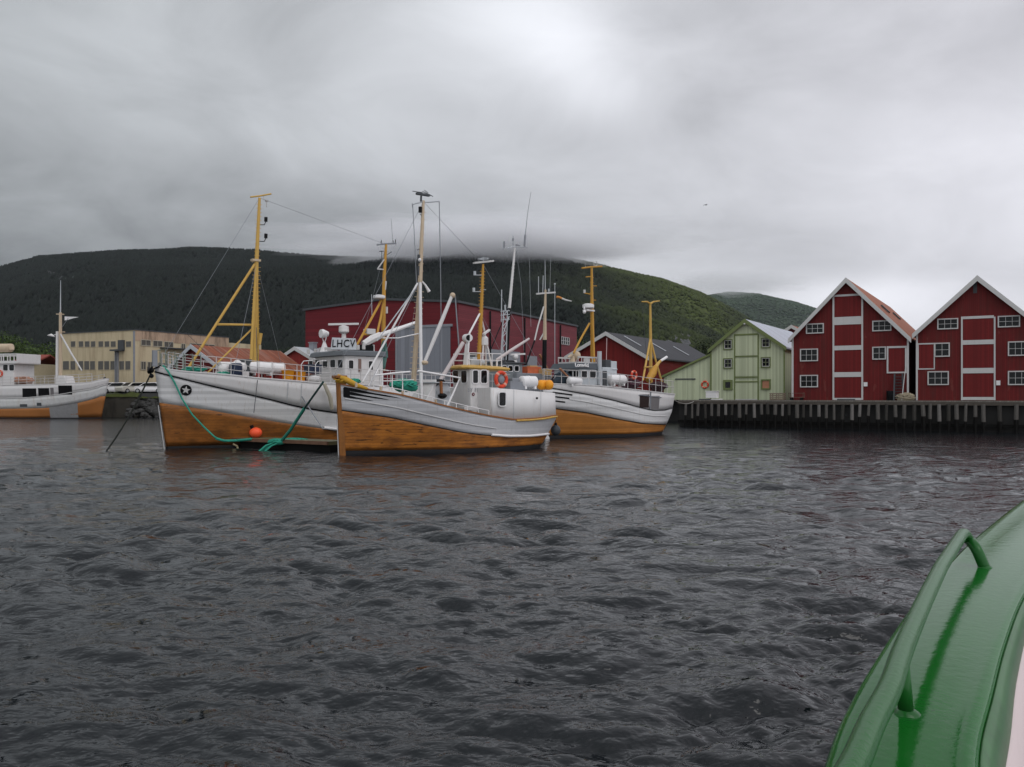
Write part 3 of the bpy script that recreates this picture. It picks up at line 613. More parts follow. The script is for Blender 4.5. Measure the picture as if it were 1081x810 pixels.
# --- small cream house with red roof far left
fe=Frame((27-CX)/F*125,125,-5,3.1); a=fe.at(15,384,0); c=fe.at(35.5,384,0)
re_=thing('house','small cream house with a plain brown red roof at far left','house',fe)
b=MB(); b.box((a.x,0,0),(c.x,7,a.z)); b.build('wall',mat('pale_cream_wall',(.46,.40,.27),.8),re_)
zt=fe.at(25,376,3.5).z; b=MB(); b.prism([(-.4,a.z-.1),(3.5,zt),(7.4,a.z-.1),(7.4,a.z+.1),(3.5,zt+.2),(-.4,a.z+.1)],'x',a.x-.5,c.x+.3); b.build('roof',mat('brown_red_tiles',(.22,.05,.035),.8,var=.25),re_)
# ---------------------------------------------------------------- timber quay
fq=Frame(P0.x,P0.y,TH,0)
tq=thing('timber_quay','long black timber quay on closely set piles below the warehouses','quay',fq)
xa=fq.loc((qa[0],qa[1],0)).x; xb=34
b=MB(); b.box((xa,-QO-.02,GZ-.12),(xb,.3,GZ+.04)); b.build('deck',planks,tq)
b=MB(); b.box((xa,-QO-.14,GZ-.33),(xb,-QO-.03,GZ-.06)); b.build('edge_beam',mat('dark_beam',(.07,.06,.05),.8,var=.4),tq)
b=MB(); b.box((xa,-QO+.35,-2.5),(xb,-QO+.6,GZ-.13)); b.build('back_planking',wet_shade_timber,tq)
b=MB(); b.box((xa,-QO-.12,.35),(xb,-QO+.05,.62)); b.build('low_waling',wet_shade_timber,tq)
x=xa+.8; i=0
while x<xb:
    r=random.uniform(.10,.17); jit=random.uniform(-.14,.14); top=GZ-.34
    b=MB(); tz=random.uniform(.75,1.2); b.tube([(x+jit*.4,-QO-.22,tz),(x,-QO-.2,top+random.uniform(0,.15))],[r,r*.93],8)
    p=b.build('pile',random.choice((pilem,pilem,mat('dark_pile',(.04,.037,.033),.85,var=.4,vscale=5),mat('pale_pile',(.16,.15,.14),.85,var=.35,vscale=5,streak=.6,scol=(.05,.045,.04),sscale=(9,9,.7),bump=.4))),tq,smooth=True); b=MB(); b.tube([(x+jit,-QO-.23,-2.2),(x+jit*.4,-QO-.22,tz)],[r,r*1.01],8); b.build('wet_foot',wet_shade_timber,p,smooth=True)
    x+=(random.uniform(.52,.72) if x<9.6 else random.uniform(.75,1.5)); i+=1
# second, set-back row seen between
# ---------------------------------------------------------------- left: sea wall, rocks, low wall
fl=Frame(-54,112.0,0,0)
sw=thing('sea_wall','dark stained concrete sea wall with mossy top at the left','sea wall',fl)
x0=G(100,430,112).x+54; x1=G(146,430,112).x+54
b=MB(); b.box((x0-6,-.35,-2),(x1,.2,2.75)); b.build('wall',concrete,sw)
def rough_strip(x0,x1,y0,y1,z,amp,m,name,parent,nx=60,ny=8,seed=1):
    rows=[]
    for j in range(ny+1):
        r=[]
        for i in range(nx+1):
            X=x0+(x1-x0)*i/nx; Y=y0+(y1-y0)*j/ny; e=math.sin(math.pi*j/ny)
            r.append((X,Y+amp*.6*mnoise.noise(Vector((X*1.1,Y*2,seed))),z-.5+ .5*e**.5+amp*e*(mnoise.noise(Vector((X*.9,Y*1.5,seed)))+.6*mnoise.noise(Vector((X*3.1,Y*3,seed+4))))))
        rows.append(r)
    b=MB(); b.grid(rows); return b.build(name,m,parent,smooth='all')
rough_strip(x0-6,x1+.2,-.5,1.6,3.15,.32,moss,'moss_cap',sw)
def rockpile(name,label,cx,cy,w,d,h,n,m,sz,seed,cat='rocks'):
    rng=random.Random(seed); b=MB()
    for i in range(n):
        s=rng.uniform(*sz); u=rng.random(); p=Vector((cx+rng.uniform(-w,w)/2,cy-d/2+d*u,h*u*rng.uniform(.7,1.1)+rng.uniform(-.2,.2)))
        M=Matrix.Rotation(rng.uniform(0,6),3,'Z')@Matrix.Rotation(rng.uniform(-.6,.6),3,'X'); b.ball(p,s,7,5,(1,rng.uniform(.6,1),rng.uniform(.5,.85)),M=M)
        k=len(b.v)-8*6
        for j in range(len(b.v)-7*6,len(b.v)):
            v=Vector(b.v[j]); q=mnoise.noise(v*1.7/s*.5+Vector((seed,i,0)))*s*.35; b.v[j]=tuple(v+(v-p).normalized()*q if (v-p).length>1e-5 else v)
    o=b.build(name,m,None,WF); return tag(o,label,cat,kind='stuff')
rockpile('riprap','wet dark rocks heaped on the shore beside the sea wall',G(156,430,111).x,111.2,4.5,3.5,2.6,60,darkrock,(.35,.75),3)
o=rough_strip(G(144,420,113).x,G(172,420,113).x,112,115,3.0,.5,moss,'turf_bank',None,seed=9); tag(o,'mossy green bank above the dark shore rocks','bank'); 
b=MB(); p=G(100,405,116.2); q=G(168,405,116.2); b.box((p.x,116.2,3.1),(q.x,116.5,p.z)); b.box((p.x-.1,116.1,p.z),(q.x,116.6,p.z+.1)); tag(b.build('low_wall',dgrey,None,WF),'long low dark wall behind the parked cars at the factory','wall')
# cliffs on the hill
def cliff(name,label,px0,px1,py0,py1,D,n,seed,m=rock,cat='cliff'):
    rng=random.Random(seed); b=MB()
    for i in range(n):
        px=rng.uniform(px0,px1); py=rng.uniform(py0,py1)
        a=(px-CX)/F; bb=(HY-py)/F; Ds=np.arange(900 if D is None else D-300,2300,4.); Zr=H+bb*Ds; Zh=hz(a*Ds,Ds); k=np.argmax(Zh>=Zr); 
        if Zh[k]<Zr[k]: continue
        d=Ds[k]-8; p=G(px,py,d); s=d/900*rng.uniform(1.0,3.4); b.ball(p,s,8,6,(rng.uniform(.6,1.3),.8,rng.uniform(.8,1.6)))
        for j in range(len(b.v)-8*7,len(b.v)):
            v=Vector(b.v[j]); q=mnoise.noise(v*1.3/s+Vector((seed,i,0)))*s*.6; dd=(v-p); b.v[j]=tuple(v+dd.normalized()*q if dd.length>1e-5 else v)
    if b.v: o=b.build(name,m,None,WF); tag(o,label,cat)
cliff('cliff','pale grey cliff face low on the green shoulder above the dark roof',703,728,355,365,900,46,3,mat('pale_rock',(.11,.11,.115),.9,var=.5,vscale=.05,bump=.5,bscale=.2))
rk2=mat('dark_grey_rock',(.055,.055,.056),.9,var=.5,vscale=.05,bump=.5,bscale=.2)  # darker grey rock for the two left-hand faces
cliff('cliff','grey rock face near the top left end of the long hill',38,58,283,292,1500,16,4,rk2)
cliff('cliff','small grey rock face above the left fishing boat mast',62,86,295,302,1500,12,5,rk2)
# ---------------------------------------------------------------- broadleaf trees behind the buildings
def tree(label,x,y,z0,h,r,m,seed,n=900,leaf=.42,group='trees behind the harbour buildings'):
    rng=random.Random(seed); fr=Frame(x,y,0,z0); root=thing('broadleaf_tree',label,'tree',fr,group)
    b=MB(); b.tube([(0,0,0),(.1,0,h*.35),(0,.1,h*.75)],[.22,.15,.05],7)
    blobs=[]
    for i in range(9):
        t=rng.uniform(0,6.28); q=rng.uniform(.2,.75)*r; c=Vector((math.cos(t)*q,math.sin(t)*q,h*rng.uniform(.42,.86))); blobs.append((c,r*rng.uniform(.35,.6))); b.tube([(0,0,h*.3),c*.6+Vector((0,0,h*.12)),c],[.1,.06,.02],5)
    blobs.append((Vector((0,0,h*.8)),r*.5)); b.build('trunk',mat('bark',(.06,.045,.03),.9),root)
    b=MB()
    for i in range(n):
        c,q=rng.choice(blobs); d=Vector((rng.gauss(0,1),rng.gauss(0,1),rng.gauss(0,1))).normalized(); p=c+Vector((d.x,d.y,d.z*.8))*q*rng.uniform(.55,1.08)
        u=Vector((rng.gauss(0,1),rng.gauss(0,1),rng.gauss(0,.6))).normalized(); w=u.cross(d+Vector((0,0,.3))).normalized(); s=leaf*rng.uniform(.5,1.2)
        b.add([p-u*s*.5,p+w*s*.35,p+u*s*.5,p-w*s*.35+d*s*.1],[(0,1,2,3)])
    b.build('crown',m,root,fixn=False)
lf=mat('leaves',(.045,.075,.016),.8,var=.55,vscale=.7); lfd=mat('dark_leaves',(.022,.032,.014),.85,var=.5,vscale=.7)
for i,(px,py,D,r,m,lab) in enumerate([(46,363,140,4.6,lf,'bushy green tree just left of the cream factory'),(24,361,150,3.6,lf,'rounded green tree behind the small cream house'),(62,366,150,3.2,lfd,'dark bushy tree tucked against the factory end'),(3,345,142,4.0,lf,'green tree at the left edge behind the wheelhouse'),
      (606,353,150,4.6,lf,'green tree between the big hall and the red boat shed'),(742,357,122,3.6,lfd,'dark tree over the boat shed roof beside the green gable'),(752,362,126,2.8,lfd,'small dark tree hard against the green gable eave'),(300,366,150,4.0,lfd,'dark tree rising left of the small red cottage')]):
    t_=G(px,py,D); z0=2.2; tree(lab,t_.x,D,z0,(t_.z-z0)*1.02,r,m,i+3,n=1500)
# ---------------------------------------------------------------- boats
def sm(t): t=max(0,min(1,t)); return t*t*(3-2*t)
class Boat:
    def __init__(s,root,fr,L,Bm,cs,curves,rakeb,raker,tw=.62,full=.42,wfull=.55):
        """curves: list of pixel polylines from the sheer down to the waterline on the camera side (cs=-1/+1)"""
        s.root,s.fr,s.L,s.Bm,s.cs,s.rb,s.rr,s.tw,s.full,s.wfull=root,fr,L,Bm,cs,rakeb,raker,tw,full,wfull
        s.S=[0,.006,.015,.03]+[.05+.9*i/36 for i in range(37)]+[.962,.973,.983,.991,.997,1.0]
        s.curves=curves; s.z=[]
        for c in curves: s.z.append([s.solve(c,u) if not callable(c) else c(u) for u in s.S])
    def hd(s,u):
        b=s.Bm/2*math.sin(math.pi/2*min(1,u/s.full))**.72
        if u>.55: b*=1-(1-s.tw)*((u-.55)/.45)**2.2
        if u>.93: b*=math.sqrt(max(0,1-((u-.93)/.07)**2.2))
        return b
    def hw(s,u):
        b=s.Bm/2*.94*math.sin(math.pi/2*min(1,u/s.wfull))**1.15
        if u>.5: b*=1-.72*((u-.5)/.5)**2.4
        if u>.93: b*=math.sqrt(max(0,1-((u-.93)/.07)**2.2))
        return b
    def top(s,u):
        return np.interp(u,s.S,s.z[0]) if s.z else 3.0-1.5*sm(u*1.3)
    def hb(s,u,z):
        zt=s.top(u); t=max(-.3,min(1.25,z/max(.3,zt)))
        f=t**.75 if t>0 else t*.8
        return max(0,s.hw(u)+(s.hd(u)-s.hw(u))*f)
    def x(s,u,z):
        zt0=s.z[0][0] if s.z else 3.2
        return u*s.L-s.rb*(z/zt0)*(1-u)**5+ (-s.rr*(1-min(1,z/1.6)))*u**6
    def pt(s,u,z,side=None,off=0):
        side=s.cs if side is None else side; return Vector((s.x(u,z),side*(s.hb(u,z)+off),z))
    def solve(s,poly,u):
        z=1.5
        for _ in range(8):
            w=s.fr.wor(s.pt(u,z)); px=CX+F*w.x/w.y; y=np.interp(px,[p[0] for p in poly],[p[1] for p in poly]); z=H+(HY-y)/F*w.y
        return float(z)
    def zc(s,i,u): return float(np.interp(u,s.S,s.z[i]))
    def band(s,i0,i1,m,name,rows=4,solid=.05,z1=None,m2=None,label=None,parent=None):
        b=MB()
        for side in (1,-1):
            R_=[]
            for j in range(rows+1):
                t=j/rows; r=[]
                for k,u in enumerate(s.S):
                    za=s.z[i0][k]; zb=s.z[i1][k] if i1 is not None else z1; z=za+(zb-za)*t; r.append(s.pt(u,z,side))
                R_.append(r)
            b.grid(R_)
        return b.build(name,m,parent or s.root,smooth='all',solid=solid,off=-1,label=label)
    def strake(s,i,m,name,r=.05,u0=0.0,u1=1.0,dz=0,out=.02,both=True,wide=None,parent=None):
        for side in ((1,-1) if both else (s.cs,)):
            us=[u for u in s.S if u0<=u<=u1]; b=MB(); b.tube([s.pt(u,s.zc(i,u)+dz,side,out) for u in us],r,6); b.build(name,m,parent or s.root,smooth=True)
    def cap(s,m,name='rail_cap',w=.18,t=.06,dz=0,i=0):
        b=MB()
        for side in (1,-1):
            r=[]
            for u in s.S:
                z=s.zc(i,u)+dz; p=s.pt(u,z,side); h=s.hb(u,z); iy=max(0,h-w); r.append([(p.x,side*(h+.04),z),(p.x,side*(h+.04),z+t),(p.x,side*iy,z+t),(p.x,side*iy,z)])
            b.grid(r,closed=True)
        return b.build(name,m,s.root)
    def deck(s,drop,m,u0=0.02,u1=.99,i=0):
        b=MB(); us=[u for u in s.S if u0<=u<=u1]; rows=[]
        for u in us:
            z=s.zc(i,u)-drop; h=max(0,s.hb(u,z)-.02); x=s.x(u,z); rows.append([(x,-h,z),(x,-h*.5,z+.03),(x,0,z+.04),(x,h*.5,z+.03),(x,h,z)])
        b.grid(rows); return b.build('deck',m,s.root,smooth='all')
    def railing(s,u0,u1,n,h,rails,m=None,i=0,inset=.1,r=.022,sides=(1,-1),name='railing'):
        for side in sides:
            b=MB(); us=[u0+(u1-u0)*k/n for k in range(n+1)]; base=[s.pt(u,s.zc(i,u),side,-inset) for u in us]
            for p in base: b.tube([p,p+Vector((0,0,h))],r,6)
            fine=[u0+(u1-u0)*k/(n*3) for k in range(n*3+1)]
            for q in rails: b.tube([s.pt(u,s.zc(i,u),side,-inset)+Vector((0,0,h*q)) for u in fine],r*.9,6)
            b.build(name,m or whitec,s.root,smooth=True)
    def stem(s,m,w=.22,t=.12,top=.25,name='stem_post',z0=-.6,dp=.25):
        zt=s.z[0][0]+top; b=MB(); prev=None; zs=[z0+(zt-z0)*k/10 for k in range(11)]; rows=[]
        for z in zs:
            x=s.x(0,z); rows.append([(x-t,-w*.35,z),(x-t,w*.35,z),(x+dp,w/2+.04,z),(x+dp,-w/2-.04,z)])
        b.grid(rows,closed=True); n=len(b.v); b.f+=[(0,1,2,3),(n-1,n-2,n-3,n-4)]; b.m+=[0,0]
        return b.build(name,m,s.root)
    def P(s,px,py,y=0.0): return s.fr.at(px,py,y)
    def tube(s,name,pts,r,m,y=0.0,n=8,parent=None,raw=False,label=None):
        P_=[Vector(p) if len(p)==3 and raw else s.P(p[0],p[1],p[2] if len(p)>2 else y) for p in pts]
        b=MB(); b.tube(P_,r,n); return b.build(name,m,parent or s.root,smooth=True,label=label)
def steps(b,p,q,n,w=.18,axis=Vector((1,0,0))):
    p,q=Vector(p),Vector(q)
    for i in range(n):
        c=p+(q-p)*(i+.5)/n; b.tube([c-axis*w,c+axis*w],.016,5)
def house(root,x0,x1,w0,w1,z0,z1,m,name='wheelhouse',yc=0,taper=0,bev=.06):
    """deckhouse with rounded corners; w0 front width, w1 back width"""
    b=MB(); r=.12
    def ring(z,tp):
        a0,a1=w0/2-tp,w1/2-tp; pts=[]
        for (cx,cy,t0) in ((x0+r+tp,-a0+r,180),(x1-r,-a1+r,270),(x1-r,a1-r,0),(x0+r+tp,a0-r,90)):
            for k in range(5): t=R(t0+k*22.5); pts.append((cx+r*math.cos(t),yc+cy+r*math.sin(t),z))
        return pts
    b.grid([ring(z0,0),ring(z1,taper)],closed=True); n=20; b.f+=[tuple(range(n)),tuple(range(n,2*n))]; b.m+=[0,0]
    return b.build(name,m,root,smooth=True)
def pane_face(root,fr,x=None,y=None,pa=None,pb=None,cs=-1,frame=whitec,gm=None,rounded=True,pr=.02,fw=.05,name='window'):
    """window on a deckhouse face: plane x=const (front) or y=const (side), corners by sight lines"""
    if x is not None: A,B=fr.atx(pa[0],pa[1],x),fr.atx(pb[0],pb[1],x); m=fr.atx((pa[0]+pb[0])/2,pa[1],x).z,fr.atx((pa[0]+pb[0])/2,pb[1],x).z; u0,u1=sorted((A.y,B.y))
    else: A,B=fr.at(pa[0],pa[1],y),fr.at(pb[0],pb[1],y); m=fr.at((pa[0]+pb[0])/2,pa[1],y).z,fr.at((pa[0]+pb[0])/2,pb[1],y).z; u0,u1=sorted((A.x,B.x))
    z1,z0=m; w=u1-u0; h=z1-z0; r=min(w,h)*.22
    def rr(g):
        o=[]
        for (cu,cv,t0) in ((u1-r,z1-r,0),(u0+r,z1-r,90),(u0+r,z0+r,180),(u1-r,z0+r,270)):
            for k in range(4): t=R(t0+k*30); o.append((cu+(r+g)*math.cos(t),cv+(r+g)*math.sin(t)))
        return o
    def P3(p,d): return (x-d,p[0],p[1]) if x is not None else (p[0],y+cs*d,p[1])
    inn,out=rr(0),rr(fw); b=MB(); b.grid([[P3(p,.002) for p in out],[P3(p,pr+.02) for p in out],[P3(p,pr+.02) for p in inn],[P3(p,.002) for p in inn]],closed=True)
    f=b.build(name,frame,root); g=MB(); g.add([P3(p,.012) for p in rr(.01)],[tuple(range(16))]); g.build('pane',gm or glass,f); return f
def raft(name,label,fr,c,ln,r,d,cat='life raft',m=None,group=None):
    d=Vector(d).normalized(); c=Vector(c); b=MB()
    k=[(-.5,.0),(-.49,.55),(-.46,.85),(-.42,1),(-.08,1),(-.07,1.05),(.07,1.05),(.08,1),(.42,1),(.46,.85),(.49,.55),(.5,0)]
    b.tube([c+d*ln*a for a,_ in k],[max(.01,r*q) for _,q in k],14)
    for s_ in (-.3,.3): b.box(c+d*ln*s_-Vector((.06,r*.8,r*1.25)),c+d*ln*s_+Vector((.06,r*.8,-r*.75)))
    o=b.build(name,m or whitec,None,fr,smooth=True); return tag(o,label,cat,group)
def heap(name,label,fr,c,sx,sy,sz,m,cat,seed,n=26,parent=None):
    """loose heap of netting or rope: many bent strands over a lumpy core"""
    rng=random.Random(seed); b=MB(); c=Vector(c); b.ball(c,1,14,8,(sx*.85,sy*.85,sz*.8))
    for j in range(len(b.v)): v=Vector(b.v[j]); q=mnoise.noise((v-c)*2.2+Vector((seed,0,0)))*.5; b.v[j]=tuple(c+(v-c)*(1+q))
    for i in range(n):
        t=rng.uniform(0,6.28); ph=rng.uniform(.1,1.4); pts=[]
        for k in range(6):
            t+=rng.uniform(-.5,.5); ph=max(.05,min(1.6,ph+rng.uniform(-.35,.35))); q=rng.uniform(.85,1.08); pts.append(c+Vector((sx*q*math.sin(ph)*math.cos(t),sy*q*math.sin(ph)*math.sin(t),sz*q*math.cos(ph))))
        b.tube(pts,min(sx,sy)*.07+.008,5)
    return tag(b.build(name,m,None,fr,smooth=True),label,cat)
def rope(name,label,pts,r,m,cat='rope',sag=0,n=14,fr=None):
    P_=[Vector(p) for p in pts]; out=[]
    for i in range(len(P_)-1):
        for k in range(n):
            t=k/n; out.append(P_[i].lerp(P_[i+1],t)-Vector((0,0,4*t*(1-t)*sag)))
    out.append(P_[-1]); b=MB(); b.tube(out,r,6); return tag(b.build(name,m,None,fr or WF,smooth=True),label,cat)
def lifebuoy(label,fr,c,nrm,R_=.36,r=.085,group=None):
    root=Frame(*fr.wor(c)[:2],math.degrees(fr.d),fr.wor(c)[2]); t=thing('lifebuoy',label,'lifebuoy',root,group)
    b=MB(); b.torus((0,0,0),R_,r,nrm,32,10); b.build('ring',mat('lifebuoy_red',(.62,.06,.025),.5,var=.12),t,smooth='all')
    n=Vector(nrm).normalized(); a,bb=basis(n)
    for k in range(4):
        q=R(45+90*k); d=a*math.cos(q)+bb*math.sin(q); tt=n.cross(d); b=MB(); b.tube([d*R_-tt*.06,d*R_+tt*.06],r*1.06,12); b.build('band',mat('faded_band',(.62,.30,.22),.6),t,smooth=True)
    return t
def radome(b,c,r,h):
    c=Vector(c); b.tube([c,c+Vector((0,0,h*.2)),c+Vector((0,0,h*.8)),c+Vector((0,0,h))],[r*.85,r,r,r*.6],16)
def lamp_on(b,p,arm,r=.09,h=.28):
    p=Vector(p); q=p+Vector(arm); b.tube([p,q,q+Vector((0,0,.12))],.02,5); b.tube([q+Vector((0,0,.1)),q+Vector((0,0,.1+h))],[r,r],8)

# ================================================================= centre boat
fA=Frame(-8.0,40.0,36); rA=thing('fishing_boat','orange hulled wooden fishing boat nearest the viewer, with yellow wheelhouse roof and black bow flashes','fishing boat',fA,'moored fishing boats')
sheer=[(340,402.5),(355,405.5),(390,412),(423,417.5),(473,430),(500,436.3),(520,440.3),(542,443.7),(560,443),(575,441.5),(586,439.5)]
bound=[(345,431.5),(357,432.6),(414,441),(444,447.6),(488,456.5),(510,459.3),(536,461.3),(560,461),(578,459),(590,457.5)]
A=Boat(rA,fA,12.35,4.3,-1,[sheer,bound],.15,.9)
A.z.append([ .22 for u in A.S])
A.band(0,1,greyd,'topsides',6); A.band(1,2,hullw,'lower_hull',8); A.band(2,None,black,'bottom',3,z1=-.9)
A.stem(stemw,.17,.11,.32,dp=.16); b=MB(); xx=A.x(0,A.z[0][0]); b.box((xx-.24,-.26,A.z[0][0]+.28),(xx+.34,.26,A.z[0][0]+.42)); b.build('stem_head',stemw,rA,bevel=.03)
b=MB(); b.beam((A.x(0,-.5)-.15,0,-.5),(A.x(0,1.9)-.15,0,1.9),.05,.03); b.build('stem_iron',trim,rA)
A.cap(wood,w=.2,t=.07); A.deck(.62,mat('worn_deck',(.16,.15,.13),.8,var=.2))
A.strake(1,black,'paint_line',.022,out=.002)
# moulding line half way up, fading aft
b=MB(); b.tube([A.pt(u,A.zc(0,u)+(A.zc(1,u)-A.zc(0,u))*(.52+.12*u),-1,.012) for u in A.S if .01<u<.62],.028,6); b.tube([A.pt(u,A.zc(0,u)+(A.zc(1,u)-A.zc(0,u))*(.52+.12*u),1,.012) for u in A.S if .01<u<.62],.028,6); b.build('moulding',trim,rA,smooth=True)
b=MB(); 
for sd_ in (1,-1): b.tube([A.pt(u,A.zc(1,u)+.04,sd_,.05) for u in A.S if u>.56],.065,8)
b.build('rubbing_strake',whitec,rA,smooth=True)
b=MB()
for sd_ in (1,-1): b.tube([A.pt(u,A.zc(0,u)-.03,sd_,.04) for u in A.S if u>.70],.05,8)
b.build('yellow_strake',yel,rA,smooth=True)
def whiskers(B,rows,m=black,parent=None,name='bow_flash'):
    for sd_ in (1,-1):
        for (t,u0,u1,w) in rows:
            b=MB(); n=10; top=[];bot=[]
            for k in range(n+1):
                u=u0+(u1-u0)*k/n; z0=B.zc(0,u); z1=B.zc(1,u); zc=z0+(z1-z0)*t; ww=w*(1-k/n)**.8*(1+.2*math.sin(k))+.004
                top.append(B.pt(u,zc+ww,sd_,.008)); bot.append(B.pt(u,zc-ww,sd_,.008))
            b.grid([top,bot]); b.build(name,m,B.root)
whiskers(A,[(.12,.012,.19,.075),(.27,.012,.15,.07),(.42,.012,.10,.055)])
for sd_ in (1,-1):
    b=MB(); r=[[A.pt(u,A.zc(0,u)+(A.zc(1,u)-A.zc(0,u))*t,sd_,.012) for u in (.010,.018,.028)] for t in (.10,.28,.46)]; b.grid(r); b.build('bow_flash',black,rA)
# wheelhouse
xw=A.P(497,420,-.85).x; W_=1.75
hx=A.P(497,400,-W_/2).x; hx2=A.P(517.5,400,-W_/2).x; zt=A.P(505,389.5,-W_/2).z; zb=A.zc(0,.6)-.6
hs=house(rA,hx,hx2,W_,W_,zb,zt,white,'wheelhouse')
for (a_,b_) in ((478.6,484.4),(487.3,493.2)): pane_face(rA,fA,x=hx,pa=(a_,391.5),pb=(b_,404.2))
for (a_,b_) in ((499,504.3),(507.5,513.8)): pane_face(rA,fA,y=-W_/2,pa=(a_,391.2),pb=(b_,404.5))
b=MB(); x0,x1=hx-.35,hx2+1.1; zt_=zt
for (z,e) in ((zt_,0),(zt_+.10,.03),(zt_+.24,-.10)): pass
rows=[]
for (z,e) in ((zt_-.02,.02),(zt_+.06,.10),(zt_+.14,.07),(zt_+.22,-.25)):
    h=W_/2+e; rows.append([(x0-e,-h+.3,z),(x0-e+.25,-h,z),(x1+e,-h,z-.06),(x1+e,h,z-.06),(x0-e+.25,h,z),(x0-e,h-.3,z)])
b.grid(rows,closed=True); n=len(b.v); b.f+=[tuple(range(6)),tuple(range(n-6,n))]; b.m+=[0,0]; b.build('wheelhouse_roof',yel,rA)
RZ=zt+.22
b=MB(); xr=A.P(503,412,-W_/2); text('LY FIL',.30,(A.P(496.5,410.7,-W_/2).x+.22,-W_/2-.012,xr.z-.0),(R(90),0,0),mgrey,rA,space=1.25,sx=.8)
e=A.P(499.5,416.4,-W_/2); b=MB(); b.tube([(e.x,-W_/2-.002,e.z),(e.x,-W_/2-.02,e.z)],.085,16); b.build('emblem',mat('dark_red',(.12,.01,.02),.5),rA); 
b=MB(); b.tube([(e.x,-W_/2-.021,e.z),(e.x,-W_/2-.028,e.z)],.032,12); b.build('emblem_centre',trim,rA)
# door recess + aft casing following the hull side
c0,c1=.56,.995
top=[(518,409.5),(542,411),(584,414.8),(590,415)]
us=[u for u in A.S if c0<=u]; rows=[]
for side in (1,-1):
    low=[];hi=[]
    for u in us:
        z0=A.zc(0,u)-.02
        w=fA.wor(A.pt(u,z0,-1)); px=CX+F*w.x/w.y; z1=H+(HY-np.interp(px,[p[0] for p in top],[p[1] for p in top]))/F*w.y
        p=A.pt(u,z0,side,-.03); q=Vector((p.x-(.05 if u>.9 else 0),side*max(0,abs(p.y)*(.97)),z1)); low.append(p); hi.append(q)
    b=MB(); b.grid([low,[l.lerp(h_,.5) for l,h_ in zip(low,hi)],hi]); rows.append(hi); b.build('casing',white,rA,smooth='all',solid=.04)
b=MB(); b.grid([rows[0],rows[1]]); b.build('casing_top',lgrey,rA)
b=MB(); p=rows[0][0]; b.box((p.x-.03,-abs(p.y),zb),(p.x+.03,abs(p.y),p.z)); b.build('casing_bulkhead',white,rA)
pc=A.hb(.76,A.zc(0,.76)); 
def facey(px):  # casing side y at px
    for u in us:
        w=fA.wor(A.pt(u,A.zc(0,u)+.3,-1,-.03))
        if CX+F*w.x/w.y>=px: return -A.hb(u,A.zc(0,u)+.3)+.02
    return -1.5
yy=facey(530); pane_face(rA,fA,y=yy-.02,pa=(526.6,414.6),pb=(533.4,428.4),pr=.03)
zc_=A.P(550,411,-1.5).z
lifebuoy('big orange red lifebuoy with pale centre on the nearest boat, aft of its wheelhouse',fA,A.P(529,400.8,-1.55),(.15,-1,0),.36,.10)
b=MB(); p=A.P(529,400.8,-1.5); b.ball(p,.22,12,8,(1,.5,1)); tag(b.build('buoy_light',mgrey,None,fA,smooth='all'),'grey marker light hanging in the lifebuoy of the nearest boat','light')
b=MB(); p=A.P(566.5,420.5,facey(566)-.04); b.tube([p,p-Vector((0,.05,0))],.06,10); b.build('exhaust_port',black,rA)
b=MB(); p=A.P(510,435.6,-W_/2-.06); b.box(p+Vector((-.32,-.02,-.06)),p+Vector((.32,.05,.07))); b.build('door_sill',black,rA)
for px in (542.5,571):
    b=MB(); y_=facey(px)+.0; b.tube([A.P(px,411.5,y_),A.P(px,442,y_)],.012,5); b.build('casing_seam',lgrey,rA)
# canisters and tank on casing
zz=zc_+.12
raft('liferaft_canister','white life raft canister on the after casing of the nearest boat',fA,A.P(557.5,403.2,-.9),1.05,.31,(1,0,.0))
b=MB(); p=A.P(574.5,406.5,-.7)
for dx,dy in ((0,0),(.28,.1),(-.26,-.05),(.1,-.3)): b.ball(p+Vector((dx,dy,.0)),.25,12,8,(1,1,1.1))
tag(b.build('float_bundle',orangey,None,fA,smooth='all'),'orange yellow floats bundled on the stern casing','floats')
b=MB(); p=A.P(541,405,-.6); b.box(p+Vector((-.5,-.5,-.35)),p+Vector((.5,.5,.1))); b.box(p+Vector((-.3,-.4,.1)),p+Vector((.2,.3,.28))); b.build('engine_hatch',mgrey,rA,bevel=.03)
# roof kit
b=MB(); sl=A.P(492.6,357,-.35); 
b.tube([(sl.x,sl.y,RZ-.05),(sl.x,sl.y,sl.z-.3)],[.2,.08],8); b.tube([(sl.x,sl.y-.02,sl.z-.32),(sl.x,sl.y-.02,sl.z-.1)],.05,6)
b.tube([sl+Vector((-.02,-.24,0)),sl+Vector((0,-.2,0)),sl+Vector((0,.12,0)),sl+Vector((0,.2,0))],[.2,.215,.2,.08],16); o=b.build('searchlight',whitec,rA,smooth=True)
b=MB(); b.tube([sl+Vector((-.022,-.242,0)),sl+Vector((-.024,-.25,0))],.15,16); b.build('searchlight_lens',black,o)
b=MB(); rd=A.P(511,359,0); 
for dx,dy in ((-.18,-.15),(.2,-.15),(-.18,.15),(.2,.15)): b.tube([(rd.x+dx*1.6,dy*1.7,RZ-.1),(rd.x+dx*.6,dy*.6,rd.z-.2)],.045,6)
b.tube([rd+Vector((0,0,-.28)),rd+Vector((0,0,-.2)),rd+Vector((0,0,.1)),rd+Vector((0,0,.22))],[.22,.23,.22,.1],14); b.tube([rd+Vector((0,0,.2)),rd+Vector((0,0,.36))],.05,6)
b.obox(rd+Vector((.15,0,.42)),(.9,.12,.09),Matrix.Rotation(R(35),3,'Z')@Matrix.Rotation(R(-18),3,'Y')); b.build('radar',white,rA,smooth=True)
